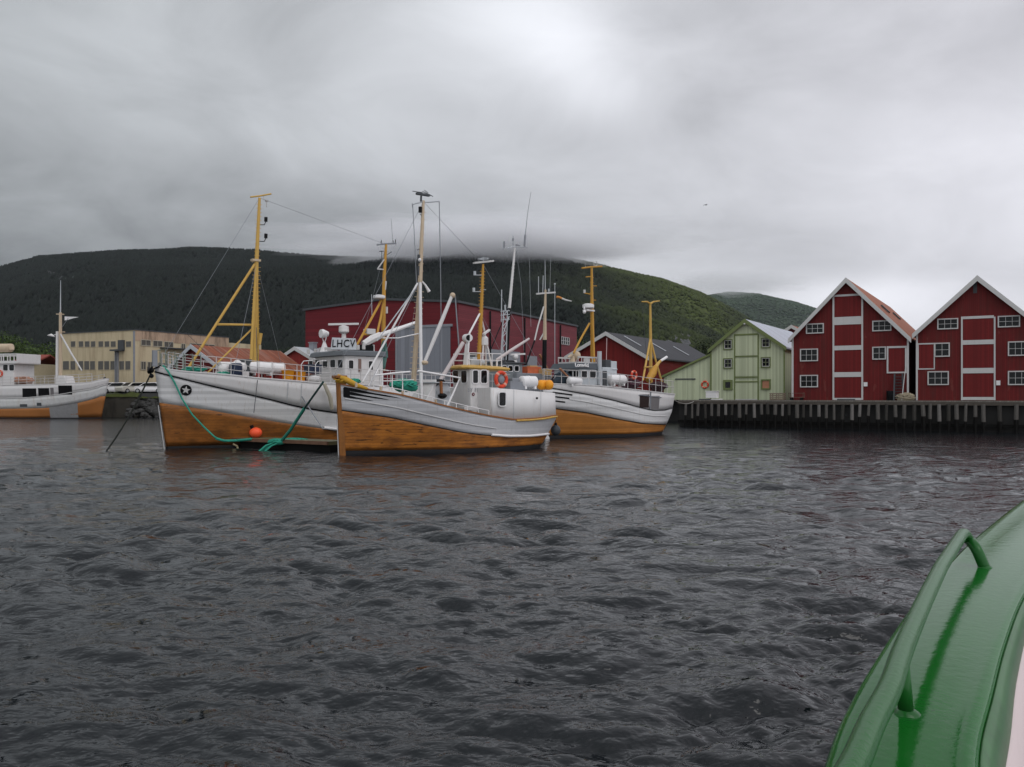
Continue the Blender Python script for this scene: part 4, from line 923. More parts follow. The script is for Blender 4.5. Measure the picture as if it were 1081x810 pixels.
# rail around the roof
b=MB()
zr_=A.P(496,372.6,-W_/2+.1).z
for (x_,y_) in ((hx,-.75),(hx+.7,-.75),(hx+1.4,-.75),(hx+2.0,-.75),(hx,.75),(hx+.7,.75),(hx+1.4,.75),(hx+2.0,.75)): b.tube([(x_,y_,RZ-.25),(x_,y_,zr_)],.022,6)
for q in (1,.5):
    z=RZ-.1+(zr_-RZ+.1)*q; b.tube([(hx+2,-.75,z),(hx,-.75,z),(hx,.75,z),(hx+2,.75,z)],.022,6)
b.build('roof_rail',whitec,rA)
b=MB(); p=A.P(500,378,.2); b.box((p.x-.35,-.1,RZ-.1),(p.x+.35,.5,RZ+.28)); b.box((p.x-.2,0,RZ+.28),(p.x+.2,.3,RZ+.42)); b.ball((p.x+.1,-.45,RZ+.12),.17,10,6); b.build('roof_locker',lgrey,rA,bevel=.03)
# yellow mast
A.tube('mast',[(505.3,386),(508,330),(510,279)],[.115,.095,.06],yelo)
b=MB(); steps(b,A.P(505.6,375),A.P(509.6,285),26,.16); b.build('mast_steps',yelo,rA)
A.tube('mast_leg',[(495.5,352,-.5),(506.3,331.5)],.05,whitec); A.tube('mast_leg',[(495.5,352,-.5),(493,386,-.6)],.05,whitec); A.tube('mast_leg',[(512,352,.3),(507.2,332)],.05,whitec); A.tube('mast_leg',[(512,352,.3),(513,386,.5)],.05,whitec)
b=MB(); b.beam(A.P(500,277.8),A.P(520.7,275.6),.16,.09); b.build('crosstree',trim,rA)
b=MB(); b.torus(A.P(510.5,273.6),.28,.02,(0,0,1),18,5); b.tube([A.P(506,274),A.P(515,272.5)],.02,5); b.tube([A.P(510.4,277),A.P(510.4,272)],.025,5); b.build('aerial_loop',lgrey,rA)
b=MB()
for (px,py,qx) in ((508.8,290.5,500.8),(507.6,308,499.8)): b.tube([A.P(px,py),A.P(qx,py)],.022,5); b.tube([A.P(qx+.4,py+.3),A.P(qx+.4,py-4)],.07,8)
b.tube([A.P(507,306),A.P(513,306)],.02,5); b.build('mast_lamps',lgrey,rA,smooth=True)
for pp in ([(447,213,0),(352,398,0)],[(447,213,0),(509,279,0)],[(443.6,296,0),(389,409,-1.2)],[(443.6,296,0),(425,396,1.6)],[(510,279,0),(584,411,-.4)],[(508,332,0),(536,386,.8)]): A.tube('stay',pp,.009,mgrey)
# white foremast, tripod and steps
A.tube('foremast',[(443.4,298),(445,255),(447,212)],[.12,.10,.07],cream); A.tube('ladder_leg',[(443.2,300,.1),(440,350,.25),(436.5,404,.45)],[.12,.12,.13],cream)
A.tube('foremast_post',[(443.5,296,0),(444,350,-.1),(444.8,425,-.3)],.085,whitec)
b=MB(); steps(b,A.P(443,305,.1),A.P(436.8,398,.43),16,.26); steps(b,A.P(444,290),A.P(446.6,220),9,.15); b.build('mast_steps',cream,rA)
A.tube('forestay_strut',[(440.8,299,0),(383,403.5,0)],.05,whitec); A.tube('aft_strut',[(444.5,296),(449,301),(453,308)],[.04,.05,.09],whitec)
A.tube('stay',[(437.5,306,-.1),(398,360,-.2)],.03,lgrey)
A.tube('crosstree',[(435,216),(438,215),(446.5,213.2),(452,213.6),(463.6,212.6)],.035,lgrey)
A.tube('wire',[(463.7,212.6),(465.3,300),(466.2,415)],.022,mgrey); A.tube('wire',[(435.6,215.5),(438,260),(440,306)],.018,mgrey); A.tube('wire',[(435.4,215),(435.6,219)],.03,mgrey)
b=MB(); b.tube([A.P(444.4,213),A.P(444.6,207)],.05,6); b.obox(A.P(446.5,205.5),(.75,.16,.10)); b.tube([A.P(435.5,202),A.P(446,203.5)],.02,5); b.tube([A.P(446,202.3),A.P(457,207.5)],.022,5); b.tube([A.P(448,201),A.P(452,204)],.02,5); b.build('masthead_aerials',dgrey,rA)
b=MB(); b.tube([A.P(443.6,218.5),A.P(443.6,224.5)],.09,8); b.tube([A.P(443.5,226),A.P(446,228.6)],.02,5); b.build('masthead_lamp',black,rA,smooth=True)
b=MB(); 
for y in (262,273,277,284,291): b.tube([A.P(440.3,y+2),A.P(446.8,y)],.02,5)
b.tube([A.P(442.3,269),A.P(442.3,278)],.08,7); b.tube([A.P(441.8,281),A.P(441.8,291)],.07,7); b.build('mast_fittings',dgrey,rA)
b=MB(); b.ball(A.P(443,274.5,-.1),.09,8,6); b.build('mast_lamp',whitec,rA,smooth='all')
A.tube('derrick_boom',[(448,383,-.25),(463,347,-.35),(477.6,311,-.4)],[.085,.11,.085],white)
b=MB(); b.ball(A.P(448.3,383,-.25),.17,8,6,(1.2,1,.7)); b.ball(A.P(477.8,312,-.4),.15,8,6); b.build('derrick_blocks',cream,rA,smooth='all')
A.tube('hoist_wire',[(480.5,313,-.4),(482.5,340,-.4),(484.5,366,-.4)],.035,mgrey); A.tube('stay',[(443.5,352,0),(420,357,0),(404,357,0)],.028,whitec)
A.tube('derrick_boom',[(464.5,402,-.5),(477,382,-.6),(489,361.5,-.65)],[.10,.11,.10],mat('pinkish_white_paint',(.52,.46,.45),.5),label='short thick pinkish white boom')
A.tube('derrick_boom',[(524.4,380,-.2),(541,369,-.2),(558.6,357.6,-.2)],[.075,.09,.06],mat('pinkish_white_paint',(.52,.46,.45),.5),label='short aft pinkish white boom')
A.tube('boom_crutch',[(524.5,379,-.2),(524.5,391,-.2)],.05,whitec)
# fore deck: winch house, whaleback, rails
p=A.P(464,411,-.4); b=MB(); b.tube([(p.x,-.75,p.z-.1),(p.x,.75,p.z-.1)],.42,20); b.box((p.x-.42,-.75,p.z-1.0),(p.x+.42,.75,p.z-.1)); b.box((p.x-.55,-.9,p.z+.3),(p.x+.5,.9,p.z+.36)); b.build('winch_drum',lgrey,rA,smooth=True)
b=MB(); p2=A.P(465.5,410,-.95); b.beam(p2+Vector((0,0,.35)),p2+Vector((.03,0,-.35)),.13,.1); b.build('winch_brake',wood,rA); b=MB(); b.ball(A.P(464,402.5,-.5),.22,10,6,(1.4,1,.5)); b.ball(A.P(467,418,-.95),.2,8,6,(1.3,1,.7)); b.build('winch_gear',black,rA,smooth='all')
p=A.P(446,408,.1); q=A.P(456,408,.1); b=MB(); zz=A.zc(0,.4)-.6; b.prism([(p.x-.7,zz),(q.x-.2,zz),(q.x-.2,p.z+.35),(p.x+.2,p.z+.1),(p.x-.6,zz+.5)],'y',-.7,.9); b.build('companion_hatch',white,rA,bevel=.03)
A.railing(.10,.56,9,.28,(1,),i=0,inset=.02,r=.024,name='low_rail')
b=MB()
pts=[A.P(389.5,408,-.9),A.P(395.5,396.5,-.95),A.P(414,394.3,-1.2),A.P(433,392.6,-1.3)]; b.tube(pts,.045,8); b.tube([A.P(441,391.6,-1.35),A.P(463,395.3,-1.4),A.P(485.5,399,-1.45),A.P(479,414,-1.5),A.P(472,429,-1.5)],.05,8)
b.tube([A.P(395.5,396.5,-.95),A.P(399,390,.2),A.P(410,391.5,.8)],.03,6)
for px,py,qy in ((404,396,411),(414,394.5,413),(425,393.5,416)): b.tube([A.P(px,py,-1.1),A.P(px,qy,-1.2)],.025,6)
b.tube([A.P(395,402.5,-1),A.P(437,401,-1.3)],.02,6); b.build('deck_rail',whitec,rA,smooth=True)
b=MB(); p=A.P(493,431,-1.2); b.box(p+Vector((-.35,-.3,-.1)),p+Vector((.45,.3,.08))); b.build('deck_step',trim,rA,bevel=.02)
b=MB(); 
for px,py in ((376,409),(402,413),(425,418),(460,427)): b.tube([A.P(px,py,-1.2),A.P(px,py-5,-1.2)],.06,7)
b.build('bollards',cream,rA,smooth=True)
# floppy things on deck
heap('canvas','yellow canvas heaped over the bow of the nearest boat',fA,A.P(360,402.5,-.0),.42,.30,.20,canvas,'canvas',2,n=12)
b=MB(); b.tube([A.P(356,397,-.1),A.P(366,401.5,-.3),A.P(378,407.5,-.7),A.P(388,410.6,-.95)],[.10,.15,.11,.06],8); tag(b.build('canvas',canvas,None,fA,smooth='all'),'twisted roll of yellow canvas along the bow rail of the nearest boat','canvas')
heap('fishing_net','large teal net heap on the foredeck of the nearest boat',fA,A.P(427,408,-.3),.75,.6,.32,teal,'net',3,n=60)
heap('fishing_net','small green net heap behind the yellow canvas',fA,A.P(374,403.5,.1),.32,.3,.15,teal,'net',4,n=30)
# fender at the stern
fx=G(586.6,454.5,46.4); fr_=Frame(fx.x,fx.y,36,fx.z); t_=thing('fender','round grey black fender hanging at the stern of the nearest boat','fender',fr_)
b=MB(); b.ball((0,0,0),.27,16,12,(1,1,1.12)); b.build('ball',mat('fender_rubber',(.045,.05,.055),.45,var=.3),t_,smooth='all'); b=MB(); b.tube([(0,0,.26),(0,0,.42)],[.1,.06],8); b.tube([(0,0,.4),(-.1,.0,1.1)],.015,5); b.build('eye',black,t_,smooth=True)
# ================================================================= left boat
fB=Frame(-18.35,45.2,41); rB=thing('fishing_boat','large white and orange fishing boat at left with LHCV board and star on the bow','fishing boat',fB,'moored fishing boats')
shB=[(160,386.5),(170,389.5),(190,392.5),(239,395.8),(268.5,399.2),(305.5,402),(335,404.5),(430,409),(600,411)]
stB=[(155,389.5),(164,392.8),(224,407.8),(279.6,420.5),(316.7,430),(350,435.3),(420,442),(600,446)]
boB=[(165,424.8),(168,425.1),(224,433.5),(279.6,443.5),(305.5,447.6),(350,454),(420,458),(600,458)]
B=Boat(rB,fB,24,6.4,-1,[shB,stB,boB],.60,1.2,full=.36,wfull=.5)
B.z.append([.12 for u in B.S])
B.band(0,1,white,'bulwark',3,solid=.08); B.band(1,2,greyw,'topsides',5); B.band(2,3,hulld,'lower_hull',7); B.band(3,None,black,'bottom',3,z1=-1.2)
B.strake(1,black,'rubbing_band',.04,out=.02); B.cap(white,w=.2,t=.06); B.deck(.75,mat('worn_deck',(.16,.15,.13),.8,var=.2))

b=MB(); 
for sd_ in (1,-1): b.tube([B.pt(u,B.zc(2,u)+.06,sd_,.07) for u in B.S if u>.30],.085,8)
b.build('rubbing_strake',whitec,rB,smooth=True)
b=MB(); b.beam((B.x(0,-.5)-.09,0,-.5),(B.x(0,2.3)-.08,0,2.3),.06,.03); b.build('stem_iron',trim,rB)
# star emblem on bow
def onhull(Bt,px,py,i=None,out=.015):
    best=None
    for k in range(400):
        u=k/400; z=2
        for _ in range(6):
            w=Bt.fr.wor(Bt.pt(u,z,Bt.cs,out)); z=H+(HY-py)/F*w.y
        w=Bt.fr.wor(Bt.pt(u,z,Bt.cs,out)); d=abs(CX+F*w.x/w.y-px)
        if best is None or d<best[0]: best=(d,u,z)
    return best[1],best[2]
u,z=onhull(B,196.9,411.9)
def hullframe(Bt,u,z,out=.015):
    p=Bt.pt(u,z,Bt.cs,out); tx=(Bt.pt(u+.01,z,Bt.cs,out)-Bt.pt(u-.01,z,Bt.cs,out)).normalized(); tz=(Bt.pt(u,z+.1,Bt.cs,out)-Bt.pt(u,z-.1,Bt.cs,out)); tz=(tz-tx*tz.dot(tx)).normalized(); n=tx.cross(tz)
    return p,tx,tz,n
p,tx,tz,nn=hullframe(B,u,z); 
if nn.y*B.cs<0: nn=-nn
b=MB(); b.add([p+(tx*math.cos(t)+tz*math.sin(t))*.29+nn*.02 for t in [2*math.pi*i/28 for i in range(28)]],[tuple(range(28))]); o=b.build('emblem_disc',black,rB)
pts=[]
for i in range(10): rr_=.23 if i%2==0 else .095; t=R(90+36*i-8); pts.append(p+(tx*math.cos(t)+tz*math.sin(t))*rr_+nn*.035)
b=MB(); c_=p+nn*.035; b.add([c_]+pts,[(0,1+i,1+(i+1)%10) for i in range(10)]); b.build('star',trim,o)
for (px,py) in ((230,418),(243,422)):
    u,z=onhull(B,px,py); p,tx,tz,nn=hullframe(B,u,z)
for px in (303.5,318): 
    u,z=onhull(B,px,412); b=MB(); b.tube([B.pt(u,B.zc(0,u)-.1,-1,.02),B.pt(u,B.zc(1,u)+.1,-1,.02)],.016,5); b.build('drain_pipe',lgrey,rB)
# bow rail: pulpit + long railing
B.railing(.02,.47,17,.92,(1,.66,.33),m=mat('pale_rail',(.48,.46,.45),.5),inset=.08,r=.022)
B.railing(.47,.97,16,.95,(1,.5),m=mat('pale_rail',(.48,.46,.45),.5),inset=.08,r=.02)
b=MB(); 
for sd_ in (1,-1):
    for k in range(5):
        u=.004+.014*k; q=B.pt(u,B.zc(0,u),sd_,-.06); q2=B.pt(u+.012,B.zc(0,u),sd_,-.06); b.tube([q,q+Vector((0,0,.85)),q2+Vector((0,0,.95)),q2+Vector((0,0,.1))],.022,6)
b.build('bow_fairlead_frame',mat('green_grey_paint',(.16,.20,.17),.6),rB)
b=MB(); p=B.P(163.5,377,-.25); b.box(p+Vector((-.12,-.1,-.5)),p+Vector((.1,.1,.35))); b.build('bow_locker',mgrey,rB)
# anchor
t_=B; b=MB(); a0=B.P(159.5,391,-.25)
b.tube([a0+Vector((.5,0,.25)),a0],.05,6); b.tube([a0+Vector((-.05,-.35,.18)),a0+Vector((-.1,0,-.1)),a0+Vector((-.05,.35,.18))],[.03,.1,.03],6); b.ball(a0,.16,8,6,(1,1.3,1)); b.ball(a0+Vector((.02,0,-.3)),.12,8,6); tag(b.build('anchor',black,None,fB,smooth='all'),'black anchor housed at the tip of the left boat bow','anchor')
# yellow mast
B.tube('mast',[(268.4,398,.15),(270,320,.05),(270.8,277,0),(274,209,0)],[.13,.13,.12,.08],yel)
B.tube('mast_leg',[(263.9,399,-.7),(267,340,-.35),(270.3,281,-.02)],[.08,.08,.07],yel); B.tube('mast_leg',[(272,398,.9),(271.8,340,.5),(271,281,.05)],[.08,.09,.07],mat('ochre_paint',(.42,.27,.06),.5,var=.2))
B.tube('mast_brace',[(269,279,0),(233,335,0),(198,390,0)],.075,yel); B.tube('mast_brace',[(267.5,346,0),(240,373,0),(219,394,0)],.05,yel); B.tube('mast_brace',[(229.5,342.6,0),(267.8,343.2,0)],.065,yel)
B.tube('crosstree',[(264.3,208.2),(274,207),(286.3,204.8)],.045,yel)
for pp in ([(274,209,0),(166,386,0)],[(274,209,0),(407,258,0)],[(271,278,0),(246,396,-2.4)],[(271,278,0),(300,398,2.4)],[(407.6,259,0),(372,398,2.5)]): B.tube('stay',pp,.010,mgrey)
b=MB(); steps(b,B.P(268.6,392,.15),B.P(270.9,280,0),26,.24); steps(b,B.P(271.2,272),B.P(273.8,214),14,.17); b.build('mast_steps',yel,rB)
b=MB()
for y in (231.5,249): b.tube([B.P(274,y+6),B.P(279,y+6),B.P(280.6,y+2.5)],.025,5); b.tube([B.P(280.6,y+2.5),B.P(280.8,y-2)],.10,8); 
b.build('masthead_lamps',black,rB,smooth=True)
b=MB(); b.tube([B.P(281.4,219),B.P(281.4,213)],.03,6); b.tube([B.P(281.4,213),B.P(281.4,211.4)],[.08,.11],10); b.tube([B.P(278.5,211.5),B.P(278.3,205.5)],.02,5); b.build('aerial',trim,rB)
b=MB(); b.obox(B.P(270,275,0),(.5,.3,.12)); b.tube([B.P(266,276.5),B.P(272,275)],.04,6); b.build('mast_band',cream,rB)
b=MB(); b.tube([B.P(273.5,364,-.1),B.P(275.5,352,-.1)],.1,7); b.build('mast_lamp',yel,rB)
B.tube('wire',[(270.5,346,-1),(272,400,-2.4),(268,436,-2.9)],.018,dgrey); B.tube('wire',[(240,395,-1),(196,351,-.2),(186,384,0)],.012,dgrey)
# deck gear
G1='white life raft canisters lying on the left boat'
raft('liferaft_canister','nearer white life raft canister right of the yellow mast on the left boat',fB,B.P(276.5,388.6,-1.2),1.35,.34,(.8,-.5,0),group=G1)
raft('liferaft_canister','farther white life raft canister right of the yellow mast, with a dark strap between',fB,B.P(289.5,389.2,-1.0),1.25,.33,(.8,-.5,0),group=G1)
b=MB(); 
for px in (270,283,295): p=B.P(px,396,-1.1); b.box(p+Vector((-.06,-.4,-1.0)),p+Vector((.06,.4,.12)))
b.build('raft_cradle',redp,rB)
b=MB(); p=B.P(249,391,-1.4); b.tube([p+Vector((0,0,-.45)),p+Vector((0,0,-.38)),p+Vector((0,0,.3)),p+Vector((0,0,.38))],[.3,.34,.34,.26],18); tag(b.build('barrel',bluep,None,fB,smooth=True),'dark blue barrel on the left boat beside the yellow mast','barrel')
b=MB(); p=B.P(245,386.5,-.8); b.tube([p+Vector((-.7,0,-.1)),p+Vector((.7,0,-.1))],.32,16); b.ball(p+Vector((-.5,-.1,-.2)),.33,12,8); b.ball(p+Vector((.3,0,.1)),.25,12,8); b.box(p+Vector((-.8,-.4,-1.0)),p+Vector((.8,.4,-.3))); b.build('winch',white,rB,smooth=True)
b=MB(); p=B.P(259,388,-.6); b.box(p+Vector((-.25,-.3,-.6)),p+Vector((.25,.3,.45))); b.tube([p+Vector((-.1,-.5,-.2)),p+Vector((-.1,-.2,-.2))],.2,12); b.build('winch_motor',dgrey,rB,bevel=.02)
heap('rope_coil','pile of teal rope lying on the bow of the left boat',fB,B.P(206,390.8,-.6),.7,.4,.16,teal,'rope',12,n=40)
heap('rope_coil','small teal rope coil further aft on the left boat rail',fB,B.P(236,395,-1.2),.4,.3,.12,teal,'rope',13,n=25)
for i,(px,py,m,lab) in enumerate(((304,396,orangey,'orange tub on the deck of the left boat, left one of two'),(316,397.5,orangey,'yellow orange tub beside the curved white rail'),(330,390,bluep,'dark blue crate on the left boat in front of its wheelhouse windows'),(331,400,whitec,'white sack on the left boat under the dark blue crate'))):
    p=B.P(px,py,-1.6); b=MB(); w=.38 if i!=2 else .42
    if i<2: b.tube([p+Vector((0,0,-.28)),p+Vector((0,0,.22)),p+Vector((0,0,.26))],[.3,.36,.4],14)
    elif i==2: b.box(p+Vector((-.4,-.3,-.25)),p+Vector((.4,.3,.2))); b.box(p+Vector((-.44,-.34,.2)),p+Vector((.44,.34,.27))); b.box(p+Vector((-.1,-.36,-.05)),p+Vector((.1,-.3,.05)))
    else: b.ball(p,.45,12,8,(1,.7,.6)); 
    tag(b.build(['fish_tub','fish_tub','crate','sack'][i],m,None,fB,smooth=True),lab,['tub','tub','crate','sack'][i])
b=MB(); 
for px in (318,333): p=B.P(px,402,-2.5); b.tube([p,p+Vector((0,0,.9)),p+Vector((.15,0,1.1)),p+Vector((.7,0,1.15))],.022,7)
b.build('ladder_rails',whitec,rB)
# wheelhouse
xf=B.P(364.5,390,-1.9).x; Wd=3.7
zt=B.fr.at(364.5,375.5,-Wd/2).z; zb=B.zc(0,.45)-.7
xe=B.P(405,390,-Wd/2).x
b=MB(); house(rB,xf,xe,Wd,Wd,zb,zt,white,'wheelhouse')
rows=[]
for (z,e) in ((zt-.02,.0),(zt+.02,.28),(zt+.25,.20),(zt+.33,.02)):
    h=Wd/2+e*.6; rows.append([(xf-e,-h,z),(xe+.1,-h,z),(xe+.1,h,z),(xf-e,h,z)])
b=MB(); b.grid(rows,closed=True); b.f+=[tuple(range(4)),tuple(range(12,16))]; b.m+=[0,0]; b.build('wheelhouse_roof',mat('dark_roof_paint',(.11,.12,.13),.55),rB)
for (a_,b_) in ((326.4,330.6),(333,338),(341,346.2),(349,354.4),(357,362.3)): pane_face(rB,fB,x=xf,pa=(a_,380),pb=(b_,388.6),fw=.04)
pane_face(rB,fB,y=-Wd/2,pa=(368,380.6),pb=(372.8,389.6),fw=.04)
b=MB(); p=B.P(378.2,379,-Wd/2); q=B.P(381,392.5,-Wd/2); b.box((p.x,-Wd/2-.05,q.z),(q.x,-Wd/2+.01,p.z)); b.build('side_door',mat('brown_door',(.2,.13,.11),.6),rB)
pane_face(rB,fB,y=-Wd/2,pa=(389,381.5),pb=(393.5,391),fw=.04)
zr=zt+.33
b=MB(); s_=B.fr.atx(347,369,xf+.25); 
bx=xf+.3; ya=B.fr.atx(349.5,362,bx).y; yb=B.fr.atx(374.5,362,bx).y; z1=B.fr.atx(362,356.6,bx).z; z0=B.fr.atx(362,369,bx).z
DB=fB.wor((bx,(ya+yb)/2,0)).y
bl,br_,tl_,tr_=[fB.loc(G(x_,y_,DB+k_)) for x_,y_,k_ in ((349,369,-.1),(376.5,369.4,-.1),(350.5,356.4,.1),(375,357.4,.1))]; bk=fB.loc(Vector((0,.45,0))+Vector((fB.x,fB.y,0)))
b=MB(); vv=[bl,br_,tr_,tl_]; b.add(vv+[v_+Vector((bk.x,bk.y,0))*(1 if i_<2 else .35) for i_,v_ in enumerate(vv)],[(0,1,2,3),(7,6,5,4),(0,4,5,1),(1,5,6,2),(2,6,7,3),(3,7,4,0)]); nb=b.build('name_board',lgrey,rB)
cc_=(bl+br_+tl_+tr_)/4+Vector((bk.x,bk.y,0)).normalized()*-.03; text('LHCV',.66,cc_,(R(90)-math.atan(.2/.76),0,-fB.d),black,nb,sx=.78,space=1.12,ext=.02)
b=MB(); p=B.fr.atx(363,347,xf+1.0); b.tube([(p.x,p.y,zr),(p.x,p.y,p.z-.25)],[.22,.12],10); b.tube([p+Vector((0,0,-.3)),p+Vector((0,0,-.2)),p+Vector((0,0,.12)),p+Vector((0,0,.2))],[.2,.32,.3,.1],14)
DR_=fB.wor(p).y; a_=fB.loc(G(346.7,342.6,DR_)); c_=fB.loc(G(378.6,342,DR_)); b.beam(a_,c_,.14,.12); b.build('radar',white,rB,smooth=True)
b=MB(); p=B.fr.atx(342.4,352.5,xf+.4); b.tube([(p.x,p.y,zr),(p.x,p.y,p.z-.5)],[.3,.08],8); b.tube([p+Vector((-.25,0,0)),p+Vector((-.1,0,0)),p+Vector((.25,0,0))],[.26,.28,.15],14); 
for e in (-.22,.22): b.tube([p+Vector((0,e,.1)),p+Vector((0,e,-.3)),p+Vector((0,0,-.6))],.035,6)
b.build('searchlight',whitec,rB,smooth=True)
b=MB()
for px in (325.5,333,378,384): p=B.fr.atx(px,372,xf+.3); b.tube([(p.x,p.y,zr-.03),(p.x,p.y,zr+.25)],.1,8)
b.box((xf+.3,1.1,zr-.02),(xf+1.2,1.9,zr+.3)); b.build('roof_fittings',trim,rB,bevel=.02)
# aft deckhouse and black funnel
x3=B.P(409,390,-1.3).x; zt3=B.P(400,376.5,-1.6).z
# crane
B.tube('crane_boom',[(383.8,363.5,-1.3),(393,358,-1.3),(401.5,354.2,-1.3)],[.2,.25,.22],white); B.tube('crane_jib',[(401.5,354.2,-1.3),(442.3,339.6,-1.3)],[.16,.10],whitec)
b=MB(); p=B.P(385,370.5,-1.2); b.box(p+Vector((-.45,-.3,-.35)),p+Vector((.45,.5,.35))); b.box(p+Vector((-.1,-.35,-.6)),p+Vector((.7,.3,-.1))); b.ball(B.P(393,366,-1.2),.17,8,6); b.build('crane_base',black,rB,bevel=.03)
b=MB(); b.tube([B.P(394,364,-1.4),B.P(394.5,371,-1.4)],.07,7); b.ball(B.P(385,363.5,-1.4),.14,8,6); b.build('crane_ram',trim,rB,smooth=True)
# aft mast
B.tube('aft_mast',[(404.3,392,0),(405,330,0),(405.6,290,0),(407.6,258,0)],[.15,.13,.11,.075],yelo)
B.tube('aft_mast_leg',[(376,366,-.9),(388,344,-.6),(400,322,-.2),(404,313,0)],.075,yelo); B.tube('aft_mast_leg',[(398,353,-.7),(402,335,-.3),(404.7,318,0)],.075,yelo)
B.tube('aft_platform',[(383,353,-.7),(398,353.5,-.7),(404.5,353.5,0)],.07,yelo); b=MB(); p=B.P(390,350,-.6); b.box(p+Vector((-.3,-.25,-.2)),p+Vector((.3,.25,.15))); b.build('platform_radar',trim,rB,bevel=.03)
B.tube('aft_crosstree',[(398,258.6),(407,257.4),(418,257.2)],.05,mgrey)
b=MB(); 
for (px,y0,y1) in ((402.5,258,253.5),(415,258,254),(417.5,258,253)): b.tube([B.P(px,y0),B.P(px,y1)],.03,5)
b.tube([B.P(414.6,255),B.P(412.8,231)],.012,4); b.tube([B.P(403,282),B.P(403,266)],.02,5); b.tube([B.P(400.5,265.5),B.P(405,265.5)],.03,5); b.tube([B.P(407,270),B.P(413.5,266)],.025,5); b.build('aerials',dgrey,rB)
B.tube('mast_bracket',[(405.7,274,0),(398.5,284,0),(398.5,284.2,0),(406,284.8,0)],.045,trim)
b=MB(); radome(b,B.P(400.3,315.6,-.2),.38,.24); b.build('radome',whitec,rB,smooth=True); B.tube('aerial_whip',[(392.7,334,-.3),(392.2,311,-.3)],.02,lgrey)
b=MB(); b.tube([B.P(408,331),B.P(408,324)],.09,8); b.tube([B.P(405.5,306),B.P(406.5,297)],.12,8); b.build('mast_lamps',trim,rB,smooth=True)
heap('fishing_net','hanging teal net bundled at the foot of the aft mast of the left boat',fB,B.P(405.5,377,-.7),.22,.25,1.0,mat('pale_teal_net',(.10,.20,.18),.85,var=.4,vscale=8),'net',15,n=60)
# ----------------------------------------------------------------- float alongside
ff=Frame(*fB.wor((5.6,-4.3,0))[:2],41)
FFL=Frame((241-CX)/F*46.6,46.6,-33,0); tf=thing('mooring_float','low brown timber float lying along the left boat','float',FFL); 
fF=FFL; e0=0; e1=7.6
b=MB(); b.prism([(0,.34),(1.5,.34),(1.5,.52),(0,.52)],'x',e0,e1); b.build('deck',mat('wet_float_deck',(.11,.10,.05),.5,var=.4,vscale=2,boards=('x',.3,.4)),tf)
b=MB(); b.box((e0+.9,.08,-.5),(e1,1.45,.34)); b.build('pontoon',wet_shade_timber,tf); b=MB(); b.beam((e0,-.06,.44),(e1,-.06,.44),.12,.17); b.build('kerb_beam',mat('brown_kerb',(.15,.08,.05),.6,var=.4),tf)  # near-black pontoon: the float's shadow side is put into its colour
# buoy
p=fF.at(270,461,.75); fr_=Frame(*fF.wor(p)[:2],0,.52)
t_=thing('mooring_buoy','bright orange red buoy sitting on the brown float','buoy',fr_); b=MB(); b.ball((0,0,.27),.30,20,14,(1.15,1,.95)); b.build('ball',mat('buoy_orange',(.95,.11,.04),.4,var=.08),t_,smooth='all'); b=MB(); b.tube([(-.16,0,.48),(-.24,0,.66)],[.1,.12],10); b.build('neck',black,t_,smooth=True)
# ropes
def WP(px,py,D): return G(px,py,D)
p0=fB.wor(B.P(176,389,-.9)); 
u,z=onhull(B,180,395,out=.08)
def hullpt(px,py,out=.1): u,z=onhull(B,px,py,out=out); return fB.wor(B.pt(u,z,-1,out))
rope('mooring_rope','teal mooring rope curving down the side of the left boat bow to the float',[fB.wor(B.P(172,386,-.3)),hullpt(178,392),hullpt(184,403,.14),hullpt(192,421,.2),hullpt(203,438,.3),hullpt(216,452,.5),G(226,461,45.2),G(232,464.5,45.3),G(242,466,45.6)],.045,teal,n=4)
rope('mooring_rope','thick teal hawser lying on the near edge of the float',[G(228,463,45.2),G(237,465.5,45.5),fF.wor(fF.at(250,465.2,-.2)),fF.wor(fF.at(266,463.6,-.1))],.075,teal,n=5)
q1=fF.wor(fF.at(296,467,.0)); q0=fA.wor(A.P(341.5,403,.25))
rope('mooring_rope','dark rope running from the nearest bow down to the float',[q0,fA.wor(A.P(338,408,.4)).lerp(q1,.0),q0.lerp(q1,.45)],.05,tealD,n=8)
rope('mooring_rope','thick frayed teal rope end joining the dark rope to the float',[q0.lerp(q1,.42),q0.lerp(q1,.75)-Vector((0,0,.1)),q1,q1+Vector((-.5,-.15,-.15)),q1+Vector((-.9,-.3,-.42))],.085,teal,n=5)
heap('rope_tangle','tangle of teal rope on the edge of the float',WF,q1+Vector((-.15,-.05,.0)),.5,.25,.18,teal,'rope',31,n=40)
for k,(dx,lab) in enumerate(((-.75,'thin teal rope tail trailing in the water from the float, left strand'),(-.45,'thin teal rope tail trailing in the water from the float, right strand'))):
    rope('rope_end',lab,[q1+Vector((dx+.5,-.15,0)),q1+Vector((dx+.1,-.35,-.15)),q1+Vector((dx-.2,-.6,-.45))],.045,teal,n=4)
heap('rope_tangle','green rope lying flat on the float behind the tangle',fF,fF.at(312,464.5,.8),.9,.35,.08,teal,'rope',33,n=40)
q=fF.wor(fF.at(246,469,-.2)); rope('rope_end','short cream rope loop hanging from the float',[q,q+Vector((.22,0,-.1)),q+Vector((.28,0,-.3)),q+Vector((.12,0,-.45))],.05,mat('cream_rope',(.5,.42,.25),.9),n=4)
q0=fB.wor(B.P(159.5,394,-.2)); q1=G(111,476,43.5); q1.z=-.1
rope('anchor_line','dark taut line slanting from the left boat bow into the water',[q0,q1],.045,mat('dark_line',(.02,.022,.018),.8),cat='rope',sag=.25)
q0=fB.wor(B.P(307,400,-2.4)); rope('mooring_rope','thin grey rope slanting down the side of the left boat',[q0,hullpt(322,424,.15),fF.wor(fF.at(341,453,.6))],.03,mgrey,n=5)
